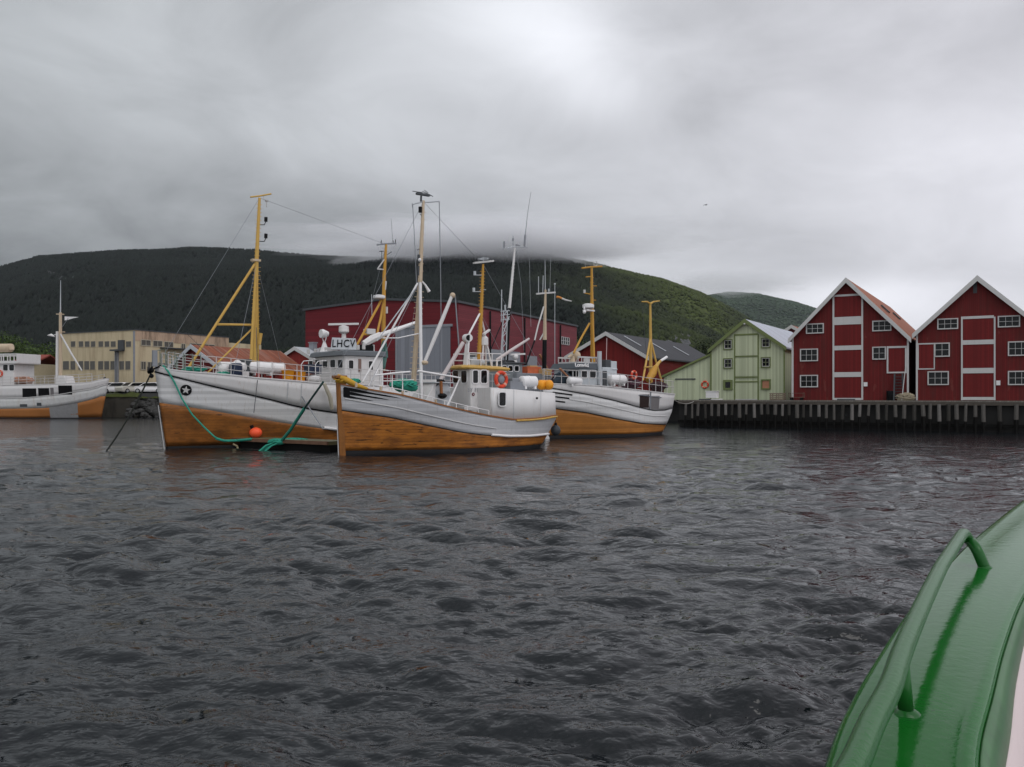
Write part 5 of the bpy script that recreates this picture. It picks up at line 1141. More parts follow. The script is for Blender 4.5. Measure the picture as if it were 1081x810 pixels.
b=MB(); p=hullpt(342,405,.35); q=hullpt(350,432,.35); b.tube([p,p.lerp(q,.5)+Vector((.12,0,-.05)),q],[.10,.13,.10],8); tag(b.build('fender',mat('old_white_fender',(.42,.38,.30),.7,var=.3),None,WF,smooth=True),'long dirty white fender between the left boat and the nearest bow','fender')

# ================================================================= right boat
fC=Frame(2.2,55.6,43); rC=thing('fishing_boat','white and orange fishing boat at right with dark wheelhouse visor and yellow stern gantry','fishing boat',fC,'moored fishing boats')
shC=[(570,404.6),(583.7,405.4),(634,407.6),(672.6,411.9),(706,415.8),(715,416.5)]
stC=[(570,408),(582,409.8),(619,416.3),(649,423),(678.5,431),(690,433.4),(702,433),(709,431),(716,430)]
boC=[(570,428.6),(585,431.2),(619,435.7),(649,442),(678.5,447.2),(700,448.3),(716,447.5)]
C_=Boat(rC,fC,12.2,4.8,-1,[shC,stC,boC],.2,.8,tw=.7)
C_.z.append([.22 for u in C_.S])
C_.band(0,1,white,'bulwark',3,solid=.06); C_.band(1,2,greyw,'topsides',4); C_.band(2,3,hullw2,'lower_hull',6); C_.band(3,None,black,'bottom',3,z1=-1)
C_.strake(1,black,'rubbing_band',.03,out=.015); C_.strake(2,black,'paint_line',.03,out=.01); C_.cap(white,w=.15,t=.05); C_.deck(.55,mat('worn_deck',(.16,.15,.13),.8)); C_.stem(white,.12,.05,.1)
b=MB(); b.tube([C_.pt(u,C_.zc(1,u)+(C_.zc(2,u)-C_.zc(1,u))*.42,-1,.012) for u in C_.S if .08<u<.9],.025,6); b.build('moulding',trim,rC,smooth=True)
def flashes(Bt,items):
    for (px0,py0,px1,py1) in items:
        b=MB(); P_=[]
        for k in range(7):
            t=k/6; u,z=onhull(Bt,px0+(px1-px0)*t,py0+(py1-py0)*t,out=.012); P_.append((u,z))
        b.grid([[Bt.pt(u,z+.05,-1,.012) for u,z in P_],[Bt.pt(u,z-.045,-1,.012) for u,z in P_]]); b.build('bow_flash',black,Bt.root)
flashes(C_,[(583.5,414.3,604.5,417.2),(584.5,418.8,601,420.8),(585,423.3,596.8,424.8)])
# openings in the after bulwark with white post
def hullpatch(Bt,px0,py0,px1,py1,m,name,out=.015):
    u0,_=onhull(Bt,px0,py0); u1,_=onhull(Bt,px1,py0); _,z1=onhull(Bt,(px0+px1)/2,py0); _,z0=onhull(Bt,(px0+px1)/2,py1)
    b=MB(); us=[u0+(u1-u0)*k/6 for k in range(7)]; b.grid([[Bt.pt(u,z1,Bt.cs,out) for u in us],[Bt.pt(u,(z0+z1)/2,Bt.cs,out) for u in us],[Bt.pt(u,z0,Bt.cs,out) for u in us]]); return b.build(name,m,Bt.root,smooth='all')
hullpatch(C_,675.5,416.5,685.5,430.5,mat('dark_net_mass',(.025,.015,.013),.9,var=.8,vscale=6),'side_opening'); hullpatch(C_,687.5,418,696.5,431.8,mat('grey_hatch',(.16,.15,.15),.6),'side_hatch')
b=MB(); u,_=onhull(C_,686.5,420); b.tube([C_.pt(u,C_.zc(0,u)-.02,-1,.04),C_.pt(u,C_.zc(1,u),-1,.04)],.05,6)
ua,_=onhull(C_,674.5,416); ub,_=onhull(C_,698,418); b.tube([C_.pt(ua+(ub-ua)*k/6,C_.zc(0,ua+(ub-ua)*k/6)-.32,-1,.03) for k in range(7)],.035,6); b.build('opening_frame',mgrey,rC,smooth=True)
C_.railing(.0,.97,15,.95,(1,.55),m=mat('pale_rail',(.48,.46,.45),.5),inset=.06,r=.022)
# wheelhouse
Wc=2.5; xf=C_.P(617,395,-Wc/2).x; xf=C_.P(613,395,-Wc/2).x
zt=C_.P(620,389.5,-Wc/2).z; zb=2.2; xe=C_.P(634,395,-Wc/2).x; xg=C_.P(646,395,-Wc/2+.1).x
cw=mat('pale_blue_grey',(.46,.49,.51),.5,streak=.2)
house(rC,xf,xe,Wc,Wc,zb,zt,cw,'wheelhouse'); b=MB(); b.box((xe-.05,-Wc/2+.08,zb),(xg,Wc/2-.08,zt+.15)); b.build('after_house',cw,rC,bevel=.06)
zv=C_.P(620,383.5,-Wc/2).z
rows=[]
for (z,e) in ((zt-.03,.0),(zt+.0,.25),(zv,.02)):
    h=Wc/2+e*.5; rows.append([(xf-e,-h,z),(xe+.05,-h,z),(xe+.05,h,z),(xf-e,h,z)])
b=MB(); b.grid(rows,closed=True); b.f+=[tuple(range(4)),tuple(range(8,12))]; b.m+=[0,0]; b.build('visor',mat('visor_grey',(.07,.08,.09),.5),rC)
for (a_,b_) in ((600,604.5),(605.6,610.8)): pane_face(rC,fC,x=xf,pa=(a_,391.5),pb=(b_,398.5),fw=.04)
for (a_,b_) in ((613.6,619.4),(622.4,628.6)): pane_face(rC,fC,y=-Wc/2,pa=(a_,391.5),pb=(b_,399),fw=.04)
b=MB(); b.box((xg-1.0,-Wc/2+.03,zb+.9),(xg-.6,-Wc/2+.09,zt-.1)); b.build('side_door',dgrey,rC)
p=C_.P(612.0,386.4,-Wc/2); vx=xf-.16
text('Lomvild',.42,(C_.P(613.5,386.3,-Wc/2-.12).x,-Wc/2-.14,zt+.22),(R(90)-.45,0,0),whitec,rC,shear=.35,ext=.02)
b=MB()
b.box((xf+.1,-.9,zv),(xf+2.0,.9,zv+.10)); 
for k in range(6): b.box((xf+.1+k*.36,-.92,zv+.1),(xf+.14+k*.36,-.88,zv+.42)); b.box((xf+.1+k*.36,.88,zv+.1),(xf+.14+k*.36,.92,zv+.42))
b.box((xf+.1,-.93,zv+.36),(xf+2.0,-.87,zv+.46)); b.box((xf+.1,.87,zv+.36),(xf+2.0,.93,zv+.46)); b.box((xf+.7,-.9,zv+.1),(xf+1.3,-.86,zv+.4)); b.build('roof_railing',trim,rC)
b=MB(); p=C_.P(604.5,376,0); b.ball(p+Vector((.4,0,.05)),.28,12,8); b.tube([(p.x,0,zt),(p.x,0,p.z)],[.3,.12],8); b.tube([p+Vector((-.45,0,-.1)),p+Vector((-.1,0,.05))],[.05,.12],7); b.build('searchlight',cream,rC,smooth=True)
C_.tube('exhaust_pipe',[(633,406,-Wc/2-.1),(632.8,371,-Wc/2-.1)],.155,lgrey,n=12)
b=MB(); p=C_.P(638,384,-.6); b.box(p+Vector((-.3,-.4,-.5)),p+Vector((.3,.3,.25))); b.build('engine_casing',dgrey,rC,bevel=.04); b=MB(); p=C_.P(643,387,-.6); b.box(p+Vector((-.3,-.45,-.7)),p+Vector((.3,.3,.35))); b.tube([p+Vector((-.3,-.46,-.2)),p+Vector((.3,-.46,-.2))],.06,6); b.build('vent_box',cw,rC,bevel=.05)
C_.tube('mast',[(625.6,384),(625.2,340),(624.8,310),(624.6,281)],[.14,.13,.10,.08],yelo); C_.tube('mast_leg',[(627.3,383,-.4),(625.6,337,0)],.08,yelo); C_.tube('mast_leg',[(605.5,373,-.3),(613,358,-.2),(622.3,341.5,0)],.07,yelo)
C_.tube('crosstree',[(614.2,283.2),(624.6,282),(635.4,281.4)],.06,yelo)
b=MB(); steps(b,C_.P(625.3,378),C_.P(624.7,290),16,.2); b.tube([C_.P(618.5,292.5),C_.P(624.6,292)],.04,5); b.tube([C_.P(617,309.5),C_.P(624.8,311)],.04,5); b.tube([C_.P(624.7,302),C_.P(630,302)],.03,5); b.tube([C_.P(624.7,317),C_.P(629,317)],.03,5); b.build('mast_steps',yelo,rC)
b=MB(); radome(b,C_.P(621,325.8,-.2),.40,.32); b.obox(C_.P(621.5,328,-.2),(.75,.45,.1)); b.build('radome',whitec,rC,smooth=True); b=MB(); b.torus(C_.P(628.6,278.3),.18,.03,(0,-1,0),14,5); b.tube([C_.P(618,283),C_.P(618,268)],.014,4); b.tube([C_.P(617,309.5),C_.P(617,306)],.08,7); b.build('aerials',trim,rC)
b=MB(); b.tube([C_.P(617.5,329.5,-.3),C_.P(616.5,324,-.3)],.05,6); b.ball(C_.P(617,329.5,-.3),.12,8,6); b.build('mast_horn',whitec,rC,smooth='all')
C_.tube('aerial_whip',[(640,385,0),(640.6,357,0)],.022,mat('pink_white',(.6,.45,.45),.6))
# stern gantry
C_.tube('gantry_mast',[(687,405,0),(686.8,360,0),(686.4,320,0)],[.15,.11,.08],yel); C_.tube('gantry_leg',[(678.6,402,-1.0),(682.5,380,-.5),(686.4,358.5,0)],.075,yel); C_.tube('gantry_leg',[(699,405,-.4),(692,380,-.2),(686.8,358.5,0)],.075,yel)
C_.tube('gantry_brace',[(680.3,387.7,-.8),(692.8,387.9,-.2)],.06,yel); C_.tube('gantry_top',[(677.4,318.6),(683,318.6),(686.4,320.8),(690,318.6),(696.4,317.8)],[.04,.06,.09,.06,.04],yel)
C_.tube('crane_ram',[(684,402,-1.0),(689,394,-1.0),(692.5,387,-1.0)],[.22,.30,.17],yelo,n=12); C_.tube('crane_boom',[(692.5,387.5,-1.0),(695,383.5,-1.0),(697.3,381.2,-1.0)],[.16,.11,.10],yel); C_.tube('crane_tip',[(697.3,381.2,-1.0),(703.9,377,-1.0)],.10,whitec)
C_.tube('stay',[(677.6,319),(684,392)],.015,dgrey)
raft('liferaft_canister','white life raft canister behind the wheelhouse of the right boat',fC,C_.P(651,401,-1.3),1.7,.34,(1,0,0)); raft('liferaft_canister','short white life raft canister on the fore deck of the right boat',fC,C_.P(606.5,402.5,-1.2),1.1,.26,(1,-.2,0))
heap('fishing_net','mixed dark red netting heaped at the stern rail of the right boat',fC,C_.P(695,409,-.6),.8,.6,.38,mat('dark_red_net',(.07,.04,.045),.9,var=.7,vscale=9),'net',41,n=70)
heap('fishing_net','purple red netting by the lifebuoy of the right boat',fC,C_.P(665,406,-1.2),.9,.5,.4,mat('purple_net',(.10,.05,.065),.9,var=.7,vscale=9),'net',42,n=60)
lifebuoy('pale red lifebuoy on the after rail of the right boat',fC,C_.P(669.3,396,-1.7),(0,-1,0),.26,.075)
heap('tarpaulin','dark blue tarpaulin heap behind the bow rail of the right boat',fC,C_.P(594,401,-.2),.8,.7,.65,mat('dark_tarp',(.03,.045,.06),.6),'tarpaulin',43,n=3)
b=MB(); p=C_.P(597.5,396.5,-.9); b.beam(p+Vector((-.6,0,.45)),p+Vector((.5,0,-.3)),.14,.12); b.build('orange_davit',mat('dull_orange',(.33,.15,.08),.6),rC,bevel=.04)
for k,(px,py) in enumerate(((709.5,408),(714.5,407))): pass
# stern mooring
rope('mooring_rope','pale rope from the right boat stern to the timber quay',[fC.wor(C_.P(705,417,-.3)),fq.wor((xa+1.5,-QO-.1,GZ-.1))],.035,mat('grey_rope',(.25,.24,.22),.9),sag=.4)
# ================================================================= boats lying behind
fD=Frame(-4.5,55.0,46); rD=thing('fishing_boat','mostly hidden boat with dark based tall white mast behind the nearest boat wheelhouse','fishing boat',fD,'moored fishing boats')
D_=Boat(rD,fD,9.3,3.8,-1,[lambda u:2.5-.5*sm(u*1.4),lambda u:1.2-.4*u,lambda u:.2],.2,.8)
D_.band(0,1,greyw,'topsides',3); D_.band(1,2,hullw2,'lower_hull',4); D_.band(2,None,black,'bottom',3,z1=-1); D_.cap(white); D_.deck(.5,mat('worn_deck',(.16,.15,.13),.8)); D_.stem(white,.22,.08,.1)
zt=D_.P(540,384,-1).z; x0=D_.P(527,390,-1.0).x; x1=D_.P(551,390,-1.0).x
house(rD,x0,x1,2.2,2.2,1.8,zt,mat('dark_blue_grey',(.20,.22,.23),.6),'wheelhouse')  # wheelhouse in a dark blue grey
b=MB(); b.box((x0-.2,-1.25,zt),(x1+.1,1.25,zt+.1)); b.build('wheelhouse_roof',dgrey,rD,bevel=.03)
for (a_,b_) in ((530,534.5),(536.5,541),(543,547.5)): pane_face(rD,fD,y=-1.1,pa=(a_,386.5),pb=(b_,392),fw=.04)
D_.tube('mast',[(534,386),(536,352),(537.6,325.5)],[.15,.14,.12],black); D_.tube('mast_top_tube',[(537.7,325.5),(540.5,295),(543.5,262)],[.105,.09,.06],white)
b=MB(); steps(b,D_.P(538,322),D_.P(543,270),14,.16); b.tube([D_.P(531,262.5),D_.P(537,262),D_.P(543,260.5),D_.P(556,260.8)],.045,6); b.build('mast_steps',lgrey,rD)
b=MB(); b.tube([D_.P(532.3,262),D_.P(532.3,255)],.06,6); b.tube([D_.P(541.6,261),D_.P(541.6,249)],.025,5); b.tube([D_.P(541.6,254.5),D_.P(541.6,252)],.06,6); b.tube([D_.P(553.6,261),D_.P(554.6,248)],.075,7); b.tube([D_.P(554.6,248),D_.P(557,225),D_.P(560.5,203)],[.03,.022,.014],5); b.obox(D_.P(546.5,259),(.35,.1,.08)); b.build('masthead_aerials',mgrey,rD,smooth=True)
D_.tube('aerial_whip',[(529.3,340,.2),(529.6,306,.2)],.035,lgrey); D_.tube('stay',[(545,265),(550,300),(553,370)],.014,mgrey)
b=MB()
l0,l1=D_.P(531,380,-.3),D_.P(533.5,328,-.3)
for dx in (-.16,.2): b.tube([l0+Vector((dx*1.5,0,0)),l1+Vector((dx,0,0))],.04,5)
for k in range(9): a_=l0.lerp(l1,k/9); c_=l0.lerp(l1,(k+1)/9); s_=1 if k%2 else -1; b.tube([a_+Vector((.2*s_,0,0)),c_-Vector((.2*s_,0,0))],.028,5)
for y in (329,333,338): b.tube([D_.P(528.5,y,-.3),D_.P(538,y-1,-.3)],.03,5)
b.tube([l1,D_.P(533,322,-.3)],.06,6); b.tube([D_.P(537.5,334,-.3),D_.P(531,353,-.3),D_.P(530.6,378,-.3)],.04,6); b.build('lattice_mast',lgrey,rD)
D_.tube('mast_leg',[(517,372,-.4),(526,350,-.2),(535,330,0)],.035,black)
b=MB(); p=D_.P(544,377,-.7); b.tube([p+Vector((0,0,-.9)),p+Vector((0,0,-.15))],[.2,.1],8); b.ball(p,.22,10,6); b.tube([p+Vector((0,0,.15)),p+Vector((0,0,.22))],.05,6); b.beam(D_.P(539,374.5,-.7),D_.P(554,373.7,-.7),.12,.12); b.build('radar',white,rD,smooth=True)
b=MB(); b.tube([D_.P(528.5,383,-.8),D_.P(542,383,-.8)],.16,8); b.build('rolled_awning',black,rD)
D_.railing(.3,.97,9,.9,(1,.5),m=mat('pale_rail',(.48,.46,.45),.5),r=.022)
fE=Frame(4.0,66.5,39); rE=thing('fishing_boat','half hidden boat with cream mast and wide white crosstree behind the two nearer boats','fishing boat',fE,'moored fishing boats')
E_=Boat(rE,fE,7.6,3.6,-1,[lambda u:2.9-.6*sm(u*1.4),lambda u:1.3-.4*u,lambda u:.2],.2,.8)
E_.band(0,1,greyw,'topsides',3); E_.band(1,2,hullw2,'lower_hull',4); E_.band(2,None,black,'bottom',3,z1=-1); E_.cap(white); E_.deck(.5,mat('worn_deck',(.16,.15,.13),.8)); E_.stem(white,.22,.08,.1)
E_.tube('mast',[(574.5,392),(575,359)],.17,black); E_.tube('mast_top_tube',[(575,359.5),(575.2,335),(575.8,306)],[.16,.12,.08],cream)
E_.tube('mast_leg',[(574,324,0),(568,344,-.3),(564.4,359.5,-.5)],.06,trim); E_.tube('mast_leg',[(564.4,359.5,-.5),(553,392,-.8)],.06,black); E_.tube('mast_leg',[(575,350,0),(570,359,.2)],.06,trim)
b=MB(); b.beam(E_.P(566.3,310.3),E_.P(586,308.8),.12,.12); b.build('crosstree',trim,rE)
b=MB(); b.tube([E_.P(575.6,307),E_.P(575.4,275)],[.04,.02],5); b.tube([E_.P(568.5,309),E_.P(568.5,292)],.028,5); b.tube([E_.P(573,309),E_.P(573.4,291)],.028,5); b.tube([E_.P(579.3,308),E_.P(579.3,305)],.06,6); b.tube([E_.P(580.5,309),E_.P(581.5,262)],.012,4); b.tube([E_.P(558.8,270),E_.P(560.5,345)],.012,4); b.build('aerials',lgrey,rE)
b=MB(); b.tube([E_.P(585.7,400,.5),E_.P(585.7,301,.5)],.025,5); b.ball(E_.P(585.7,300,.5),.08,8,6); b.build('flag_pole',lgrey,rE)
w0=fE.wor(E_.P(587.5,313.6,.5)); fw2=Frame(w0.x,w0.y,0,w0.z); t_=thing('windsock','orange and white windsock streaming from a thin pole behind the right boat mast','windsock',fw2)
b=MB(); b.tube([(0,0,0),(.2,0,-.02),(.42,0,-.12)],[.10,.085,.08],10); b.build('orange_end',mat('sock_orange',(.55,.22,.05),.8),t_,smooth=True); b=MB(); b.tube([(.42,0,-.12),(.7,0,-.24),(1.18,0,-.34)],[.08,.075,.04],10); b.build('white_sock',trim,t_,smooth=True)
zt=E_.P(565,386,-1).z; x0=E_.P(556,390,-1.0).x; x1=E_.P(573,390,-1.0).x
house(rE,x0,x1,2.0,2.0,1.8,zt,mat('dark_blue_grey',(.20,.22,.23),.6),'wheelhouse')
for (a_,b_) in ((558,562.5),(565,569.5)): pane_face(rE,fE,y=-1.0,pa=(a_,388),pb=(b_,394),fw=.05)
E_.railing(.02,.9,11,.95,(1,.5),m=mat('pale_rail',(.48,.46,.45),.5),r=.025)
for i,(px,py,s_,m,lab) in enumerate(((545.5,392,.45,orange,'orange red crate just right of the lifebuoy behind the nearest boat'),(560.5,392,.62,mat('dull_orange_crate',(.55,.14,.06),.6,var=.3),'large dull orange crate under the cream mast'),(561.5,388.5,.32,mat('tan_crate',(.5,.33,.15),.7,var=.3),'small tan crate topmost on the dull orange crate'),(575.5,393,.4,mat('tan_crate',(.5,.33,.15),.7,var=.3),'tan crate to the right of the cream mast foot'))):
    p=G(px,py,60); fr_=Frame(p.x,p.y,39,p.z-s_/2); t_=thing('fish_crate',lab,'crate',fr_)
    b=MB(); w=s_; 
    b.box((-w,-w*.6,0),(w,w*.6,.05)); b.box((-w,-w*.6,.05),(-w+.05,w*.6,w)); b.box((w-.05,-w*.6,.05),(w,w*.6,w)); b.box((-w+.05,-w*.6,.05),(w-.05,-w*.6+.05,w)); b.box((-w+.05,w*.6-.05,.05),(w-.05,w*.6,w)); b.box((-w-.03,-w*.63,w-.09),(w+.03,-w*.6,w)); b.build('body',m,t_)
b=MB(); p=E_.P(578,387,.2); b.beam(p+Vector((-.8,0,.9)),p+Vector((.5,0,-.9)),.15,.12); b.build('davit_arm',mat('dull_orange',(.5,.2,.1),.6),rE)
# make a support deck stack for crates
b=MB(); p=G(560,398,60); q=fD.loc(p); b.box((q.x-2.2,q.y-.8,1.4),(q.x+1.3,q.y+.8,G(560,394.6,60).z)); b.build('hatch_coaming',mgrey,rD,bevel=.03)

# ================================================================= far left boat
fF_=Frame((107-CX)/F*106,106,180-13); rF=thing('fishing_boat','white steel fishing boat at the left edge with dark side windows and patched orange bottom','fishing boat',fF_,'moored fishing boats')
shF=[(-120,413),(0,407.2),(60,405.8),(98,403.6),(109,400.8),(115,400)]
stF=[(-120,421),(0,420.6),(26,420.2),(62,416.6),(99,410.6),(110,406.5)]
boF=[(-120,432),(0,431.8),(48,431),(76.5,427),(100,421.2),(106,418.5)]
FF=Boat(rF,fF_,25,6.4,1,[shF,stF,boF],1.1,.6,full=.3,wfull=.4)
FF.z.append([.12 for u in FF.S])
FF.band(0,1,white,'bulwark',3,solid=.08); FF.band(1,2,mat('white_steel',(.55,.55,.54),.5,streak=.4,scol=(.3,.2,.12),sscale=(2,2,.4)),'topsides',3)
om=mat('patched_orange',(.30,.115,.03),.6,var=.25,vscale=.8,streak=.5,scol=(.25,.12,.05),sscale=(.5,.5,2)); FF.band(2,3,om,'lower_hull',4); FF.band(3,None,black,'bottom',3,z1=-1.2)
b=MB(); 
for sd_ in (1,):
    us=[.098+.012*k for k in range(11)]; b.grid([[FF.pt(u,FF.zc(2,u)+.01,sd_,.012) for u in us],[FF.pt(u,FF.zc(2,u)*.5,sd_,.012) for u in us],[FF.pt(u,.1,sd_,.012) for u in us]])
b.build('grey_primer_patch',mat('primer',(.25,.25,.25),.6,var=.2),rF,smooth='all')
FF.strake(1,trim,'rubbing_band',.05); FF.cap(white); FF.deck(.3,mat('worn_deck',(.16,.15,.13),.8))
z8=lambda x,y:(x/8.1,350+y/8.1)
for (x0,y0,x1,y1) in ((190,487,310,562),(325,485,420,552),(495,462,613,540)): a_=z8(x0,y0); c_=z8(x1,y1); hullpatch(FF,a_[0],a_[1],c_[0],c_[1],black,'side_window',out=.02)
hullpatch(FF,53.2,409.5,56.8,418,mat('grey_hatch',(.16,.15,.15),.6),'ladder_opening')
for (x0,y0,x1,y1) in ((172,622,235,645),(315,610,352,636)): a_=z8(x0,y0); c_=z8(x1,y1); hullpatch(FF,a_[0],a_[1],c_[0],c_[1],dgrey,'mooring_port',out=.04)
W_=3.4; xa_=FF.P(14.5,385,W_/2).x
zt=FF.P(8,384,W_/2).z; zt2=FF.P(8,373.5,W_/2).z; zb=3.4
house(rF,xa_,xa_+7,W_,W_,zb,zt,white,'wheelhouse'); b=MB(); b.box((xa_-.7,-W_/2-.25,zt),(xa_+6,W_/2+.25,zt+.1)); 
for sy in (-W_/2-.2,W_/2+.2): b.box((xa_-.7,sy-.04,zt+.1),(xa_+6,sy+.04,zt+.35)); b.box((xa_-.7,sy-.04,zt2-.15),(xa_+6,sy+.04,zt2))
for k in range(7):
    for sy in (-W_/2-.2,W_/2+.2): b.box((xa_-.7+k,sy-.05,zt+.3),(xa_-.62+k,sy+.05,zt2))
b.box((xa_-.74,-W_/2-.2,zt+.1),(xa_-.66,W_/2+.2,zt2)); b.build('upper_bridge',white,rF)
for (a_,b_) in ((3.5,8.2),(9.8,15)): pass
for (x0,x1) in ((28,68),(80,122)): pane_face(rF,fF_,y=W_/2,pa=z8(x1 if False else x0,284),pb=z8(x1,335),cs=1,fw=.06)
b=MB(); p=FF.P(4,367.5,.4); b.tube([p+Vector((-1.2,0,-.3)),p+Vector((-1.1,0,0)),p+Vector((1.1,0,0)),p+Vector((1.2,0,-.2))],[.3,.55,.55,.3],14); tag(b.build('liferaft_canister',cream,None,fF_,smooth=True),'cream life raft canister topmost on the far left boat bridge','life raft')
FF.railing(.05,.7,14,1.05,(1,.66,.33),m=mat('pale_rail',(.48,.46,.45),.5),r=.03,inset=.1)
b=MB(); p=FF.P(69.5,404,0); b.prism([(p.x-.95,FF.zc(0,.3)-.3),(p.x+.95,FF.zc(0,.3)-.3),(p.x+.45,FF.P(69,397,0).z),(p.x-.45,FF.P(69,397,0).z)],'y',-.8,.8); b.build('deck_housing',white,rF,bevel=.05)
for (px,m_) in ((60.5,white),(63.8,cream)): FF.tube('mast',[(px,407,.2),(px,350 if px<62 else 330,.2)],[.22,.17],m_)
b=MB(); steps(b,FF.P(62.2,404,.2),FF.P(62.2,352,.2),18,.2); b.build('mast_steps',cream,rF)
FF.tube('topmast',[(63.8,332,.2),(64,296,.2)],[.08,.03],lgrey); FF.tube('crosstree',[(59.5,331.7,.2),(67.5,332,.2)],.07,cream)
FF.tube('derrick_boom',[(63.9,353,.3),(75,373,.6),(86.5,391.5,.8)],[.10,.12,.08],trim); FF.tube('stay',[(66,345,.3),(72,336,.3)],.03,mgrey)
FF.tube('crosstree',[(59.5,350.5,.2),(68.5,350.7,.2)],.06,cream)
b=MB(); p=FF.P(53,354,.2); b.tube([FF.P(60,353,.2),FF.P(57,353.5,.2)],.04,5); b.tube([FF.P(57.5,355.3,.2),FF.P(54,353.8,.2),FF.P(50.5,354.2,.2)],[.08,.18,.06],8); b.build('flood_lamp',whitec,rF,smooth=True)
p=fF_.wor(FF.P(68.2,334.2,.3)); fr_=Frame(p.x,p.y,0,p.z); b=MB(); 
rows=[[(x,.15*math.sin(x*3),z) for x in (0,.5,1.0,1.5,1.9)] for z in (0,)]
xs=[0,.4,.8,1.2,1.7]; t_=[(x,.1*math.sin(x*4),-.04*x) for x in xs]; u_=[(x,.1*math.sin(x*4)+.02,-.5+.24*x) for x in xs]; b.grid([t_,u_]); o=b.build('pennant',whitec,None,Frame(p.x,p.y,0,p.z),solid=.01); tag(o,'small white pennant flying from the far left boat mast','flag')
b=MB(); b.tube([FF.P(107,403,0),FF.P(111,399.5,0),FF.P(112,402,0)],[.12,.18,.1],7); tag(b.build('anchor',black,None,fF_,smooth=True),'small black anchor on the far left boat bow','anchor')
heap('deck_gear','pinkish net heap on the far left boat beside its wheelhouse',fF_,FF.P(24,402,1.2),1.6,.7,.5,mat('pink_net',(.42,.24,.17),.9,var=.5,vscale=5),'net',51,n=40)
lifebuoy('red lifebuoy on the far left boat wheelhouse at the picture edge',fF_,FF.P(-.3,394.5,W_/2+.1),(0,1,0),.36,.1)

# ================================================================= parked cars
def car(label,x,y,z,deg,body,hatch=True,seed=0):
    fr=Frame(x,y,deg,z); t=thing('parked_car',label,'car',fr,'cars parked along the sea wall')
    b=MB(); prof=[(-2.1,.35),(-2.12,.7),(-2.0,.85),(-1.2,.95),(-.55,1.4),(.9,1.45),(1.75,1.15 if not hatch else 1.0),(2.05,.9),(2.1,.4)]
    rows=[]
    for (yy,sc_) in ((-.82,.97),(-.78,1.0),(.78,1.0),(.82,.97)): rows.append([(px,yy*(1 if pz<1 else .84),pz) for px,pz in prof])
    b.grid(rows); n=len(prof); b.f+=[tuple(range(n)),tuple(range(3*n,4*n)),]; b.m+=[0,0]; b.box((-2.05,-.78,.22),(2.05,.78,.36)); b.build('body',body,t,bevel=.03)
    b=MB()
    for s in (-1,1): b.prism([(-1.0,.98),(-.5,1.33),(.85,1.37),(1.5,1.1),(1.4,.98)],'y',s*.70,s*.83)
    b.build('side_windows',glass,t); b=MB(); b.prism([(-1.22,.97),(-.60,1.38),(-.57,1.40),(-1.17,.97)],'y',-.58,.58); b.build('windscreen',glass,t)
    for px in (-1.35,1.3):
        for s in (-1,1):
            b=MB(); b.tube([(px,s*.62,.31),(px,s*.84,.31)],.31,16); w=b.build('wheel',black,t,smooth=True); b=MB(); b.tube([(px,s*.84,.31),(px,s*.855,.31)],.19,12); b.build('rim',steel,w,smooth=True)
    for s in (-1,1): b=MB(); b.ball((-2.06,s*.6,.68),.12,8,6,(.5,1.4,.7)); b.build('headlight',steel,t,smooth='all')
cars=[(112,409,115.2,10,whitec,'white parked car right behind the tip of the far left boat bow'),(126,408.3,114.8,-8,whitec,'white parked car in the middle of the sea wall'),(140,409.5,113.9,60,mat('beige_car',(.5,.48,.42),.3),'cream parked car nose on to the sea wall edge'),(149,409,115.4,15,mat('blue_car',(.03,.12,.2),.3),'blue parked car between the cream one and the last white one'),(158.5,409,114.2,5,whitec,'white parked car next to the left boat bow'),(134,408,116.0,20,mat('pink_grey_car',(.42,.36,.36),.3),'dull pinkish grey parked car behind the cream one')]
for px,py,D,dg,m,lab in cars: car(lab,(px-CX)/F*D,D,3.16,dg,m)

# ================================================================= quay clutter
lifebuoy('faded red lifebuoy hanging on the pale green lean-to wall',f3,f3.at(744.2,406.2,-.02),(0,-1,0),.34,.09)
fQ=fq
def Q(px,py,y): return fq.at(px,py,y)
b=MB(); p=Q(752,417,-.3); b.box(p+Vector((-.5,-.35,-.28)),p+Vector((.5,.35,.30))); b.box(p+Vector((-.55,-.4,.30)),p+Vector((.55,.4,.36))); b.box(p+Vector((-.9,-.3,-.44)),p+Vector((.9,.3,-.36))); b.box(p+Vector((-.45,-.37,.0)),p+Vector((.45,-.35,.04))); tag(b.build('ice_box',whitec,None,fq,bevel=.02),'white lidded box on the quay before the green lean-to','box')
b=MB(); p=Q(741,421,-.4); zb_=GZ+.045; b.box((p.x-.2,p.y-.3,zb_),(p.x+.9,p.y+.3,zb_+.1)); tag(b.build('pallet',dgrey,None,fq),'dark pallet lying on the quay left of the white box','pallet')
def crate(label,px,y,w,h,m):
    p=Q(px,420,y); fr_=Frame(*fq.wor((p.x,y,0))[:2],TH,GZ+.045); t=thing('slatted_crate',label,'crate',fr_); b=MB()
    for k in range(4): b.box((-w/2,-.42,.04+k*h/4),(w/2,-.38,.04+k*h/4+h/5.5)); b.box((-w/2,.38,.04+k*h/4),(w/2,.42,.04+k*h/4+h/5.5)); b.box((-w/2-.04,-.38,.04+k*h/4),(-w/2,.38,.04+k*h/4+h/5.5)); b.box((w/2,-.38,.04+k*h/4),(w/2+.04,.38,.04+k*h/4+h/5.5))
    b.build('slats',m,t); b=MB()
    for sx in (-w/2+.05,w/2-.05,0): b.box((sx-.04,-.37,0),(sx+.04,-.31,h)); b.box((sx-.04,.31,0),(sx+.04,.37,h))
    b.box((-w/2,-.36,0),(w/2,.36,.05)); b.build('frame',m,t)
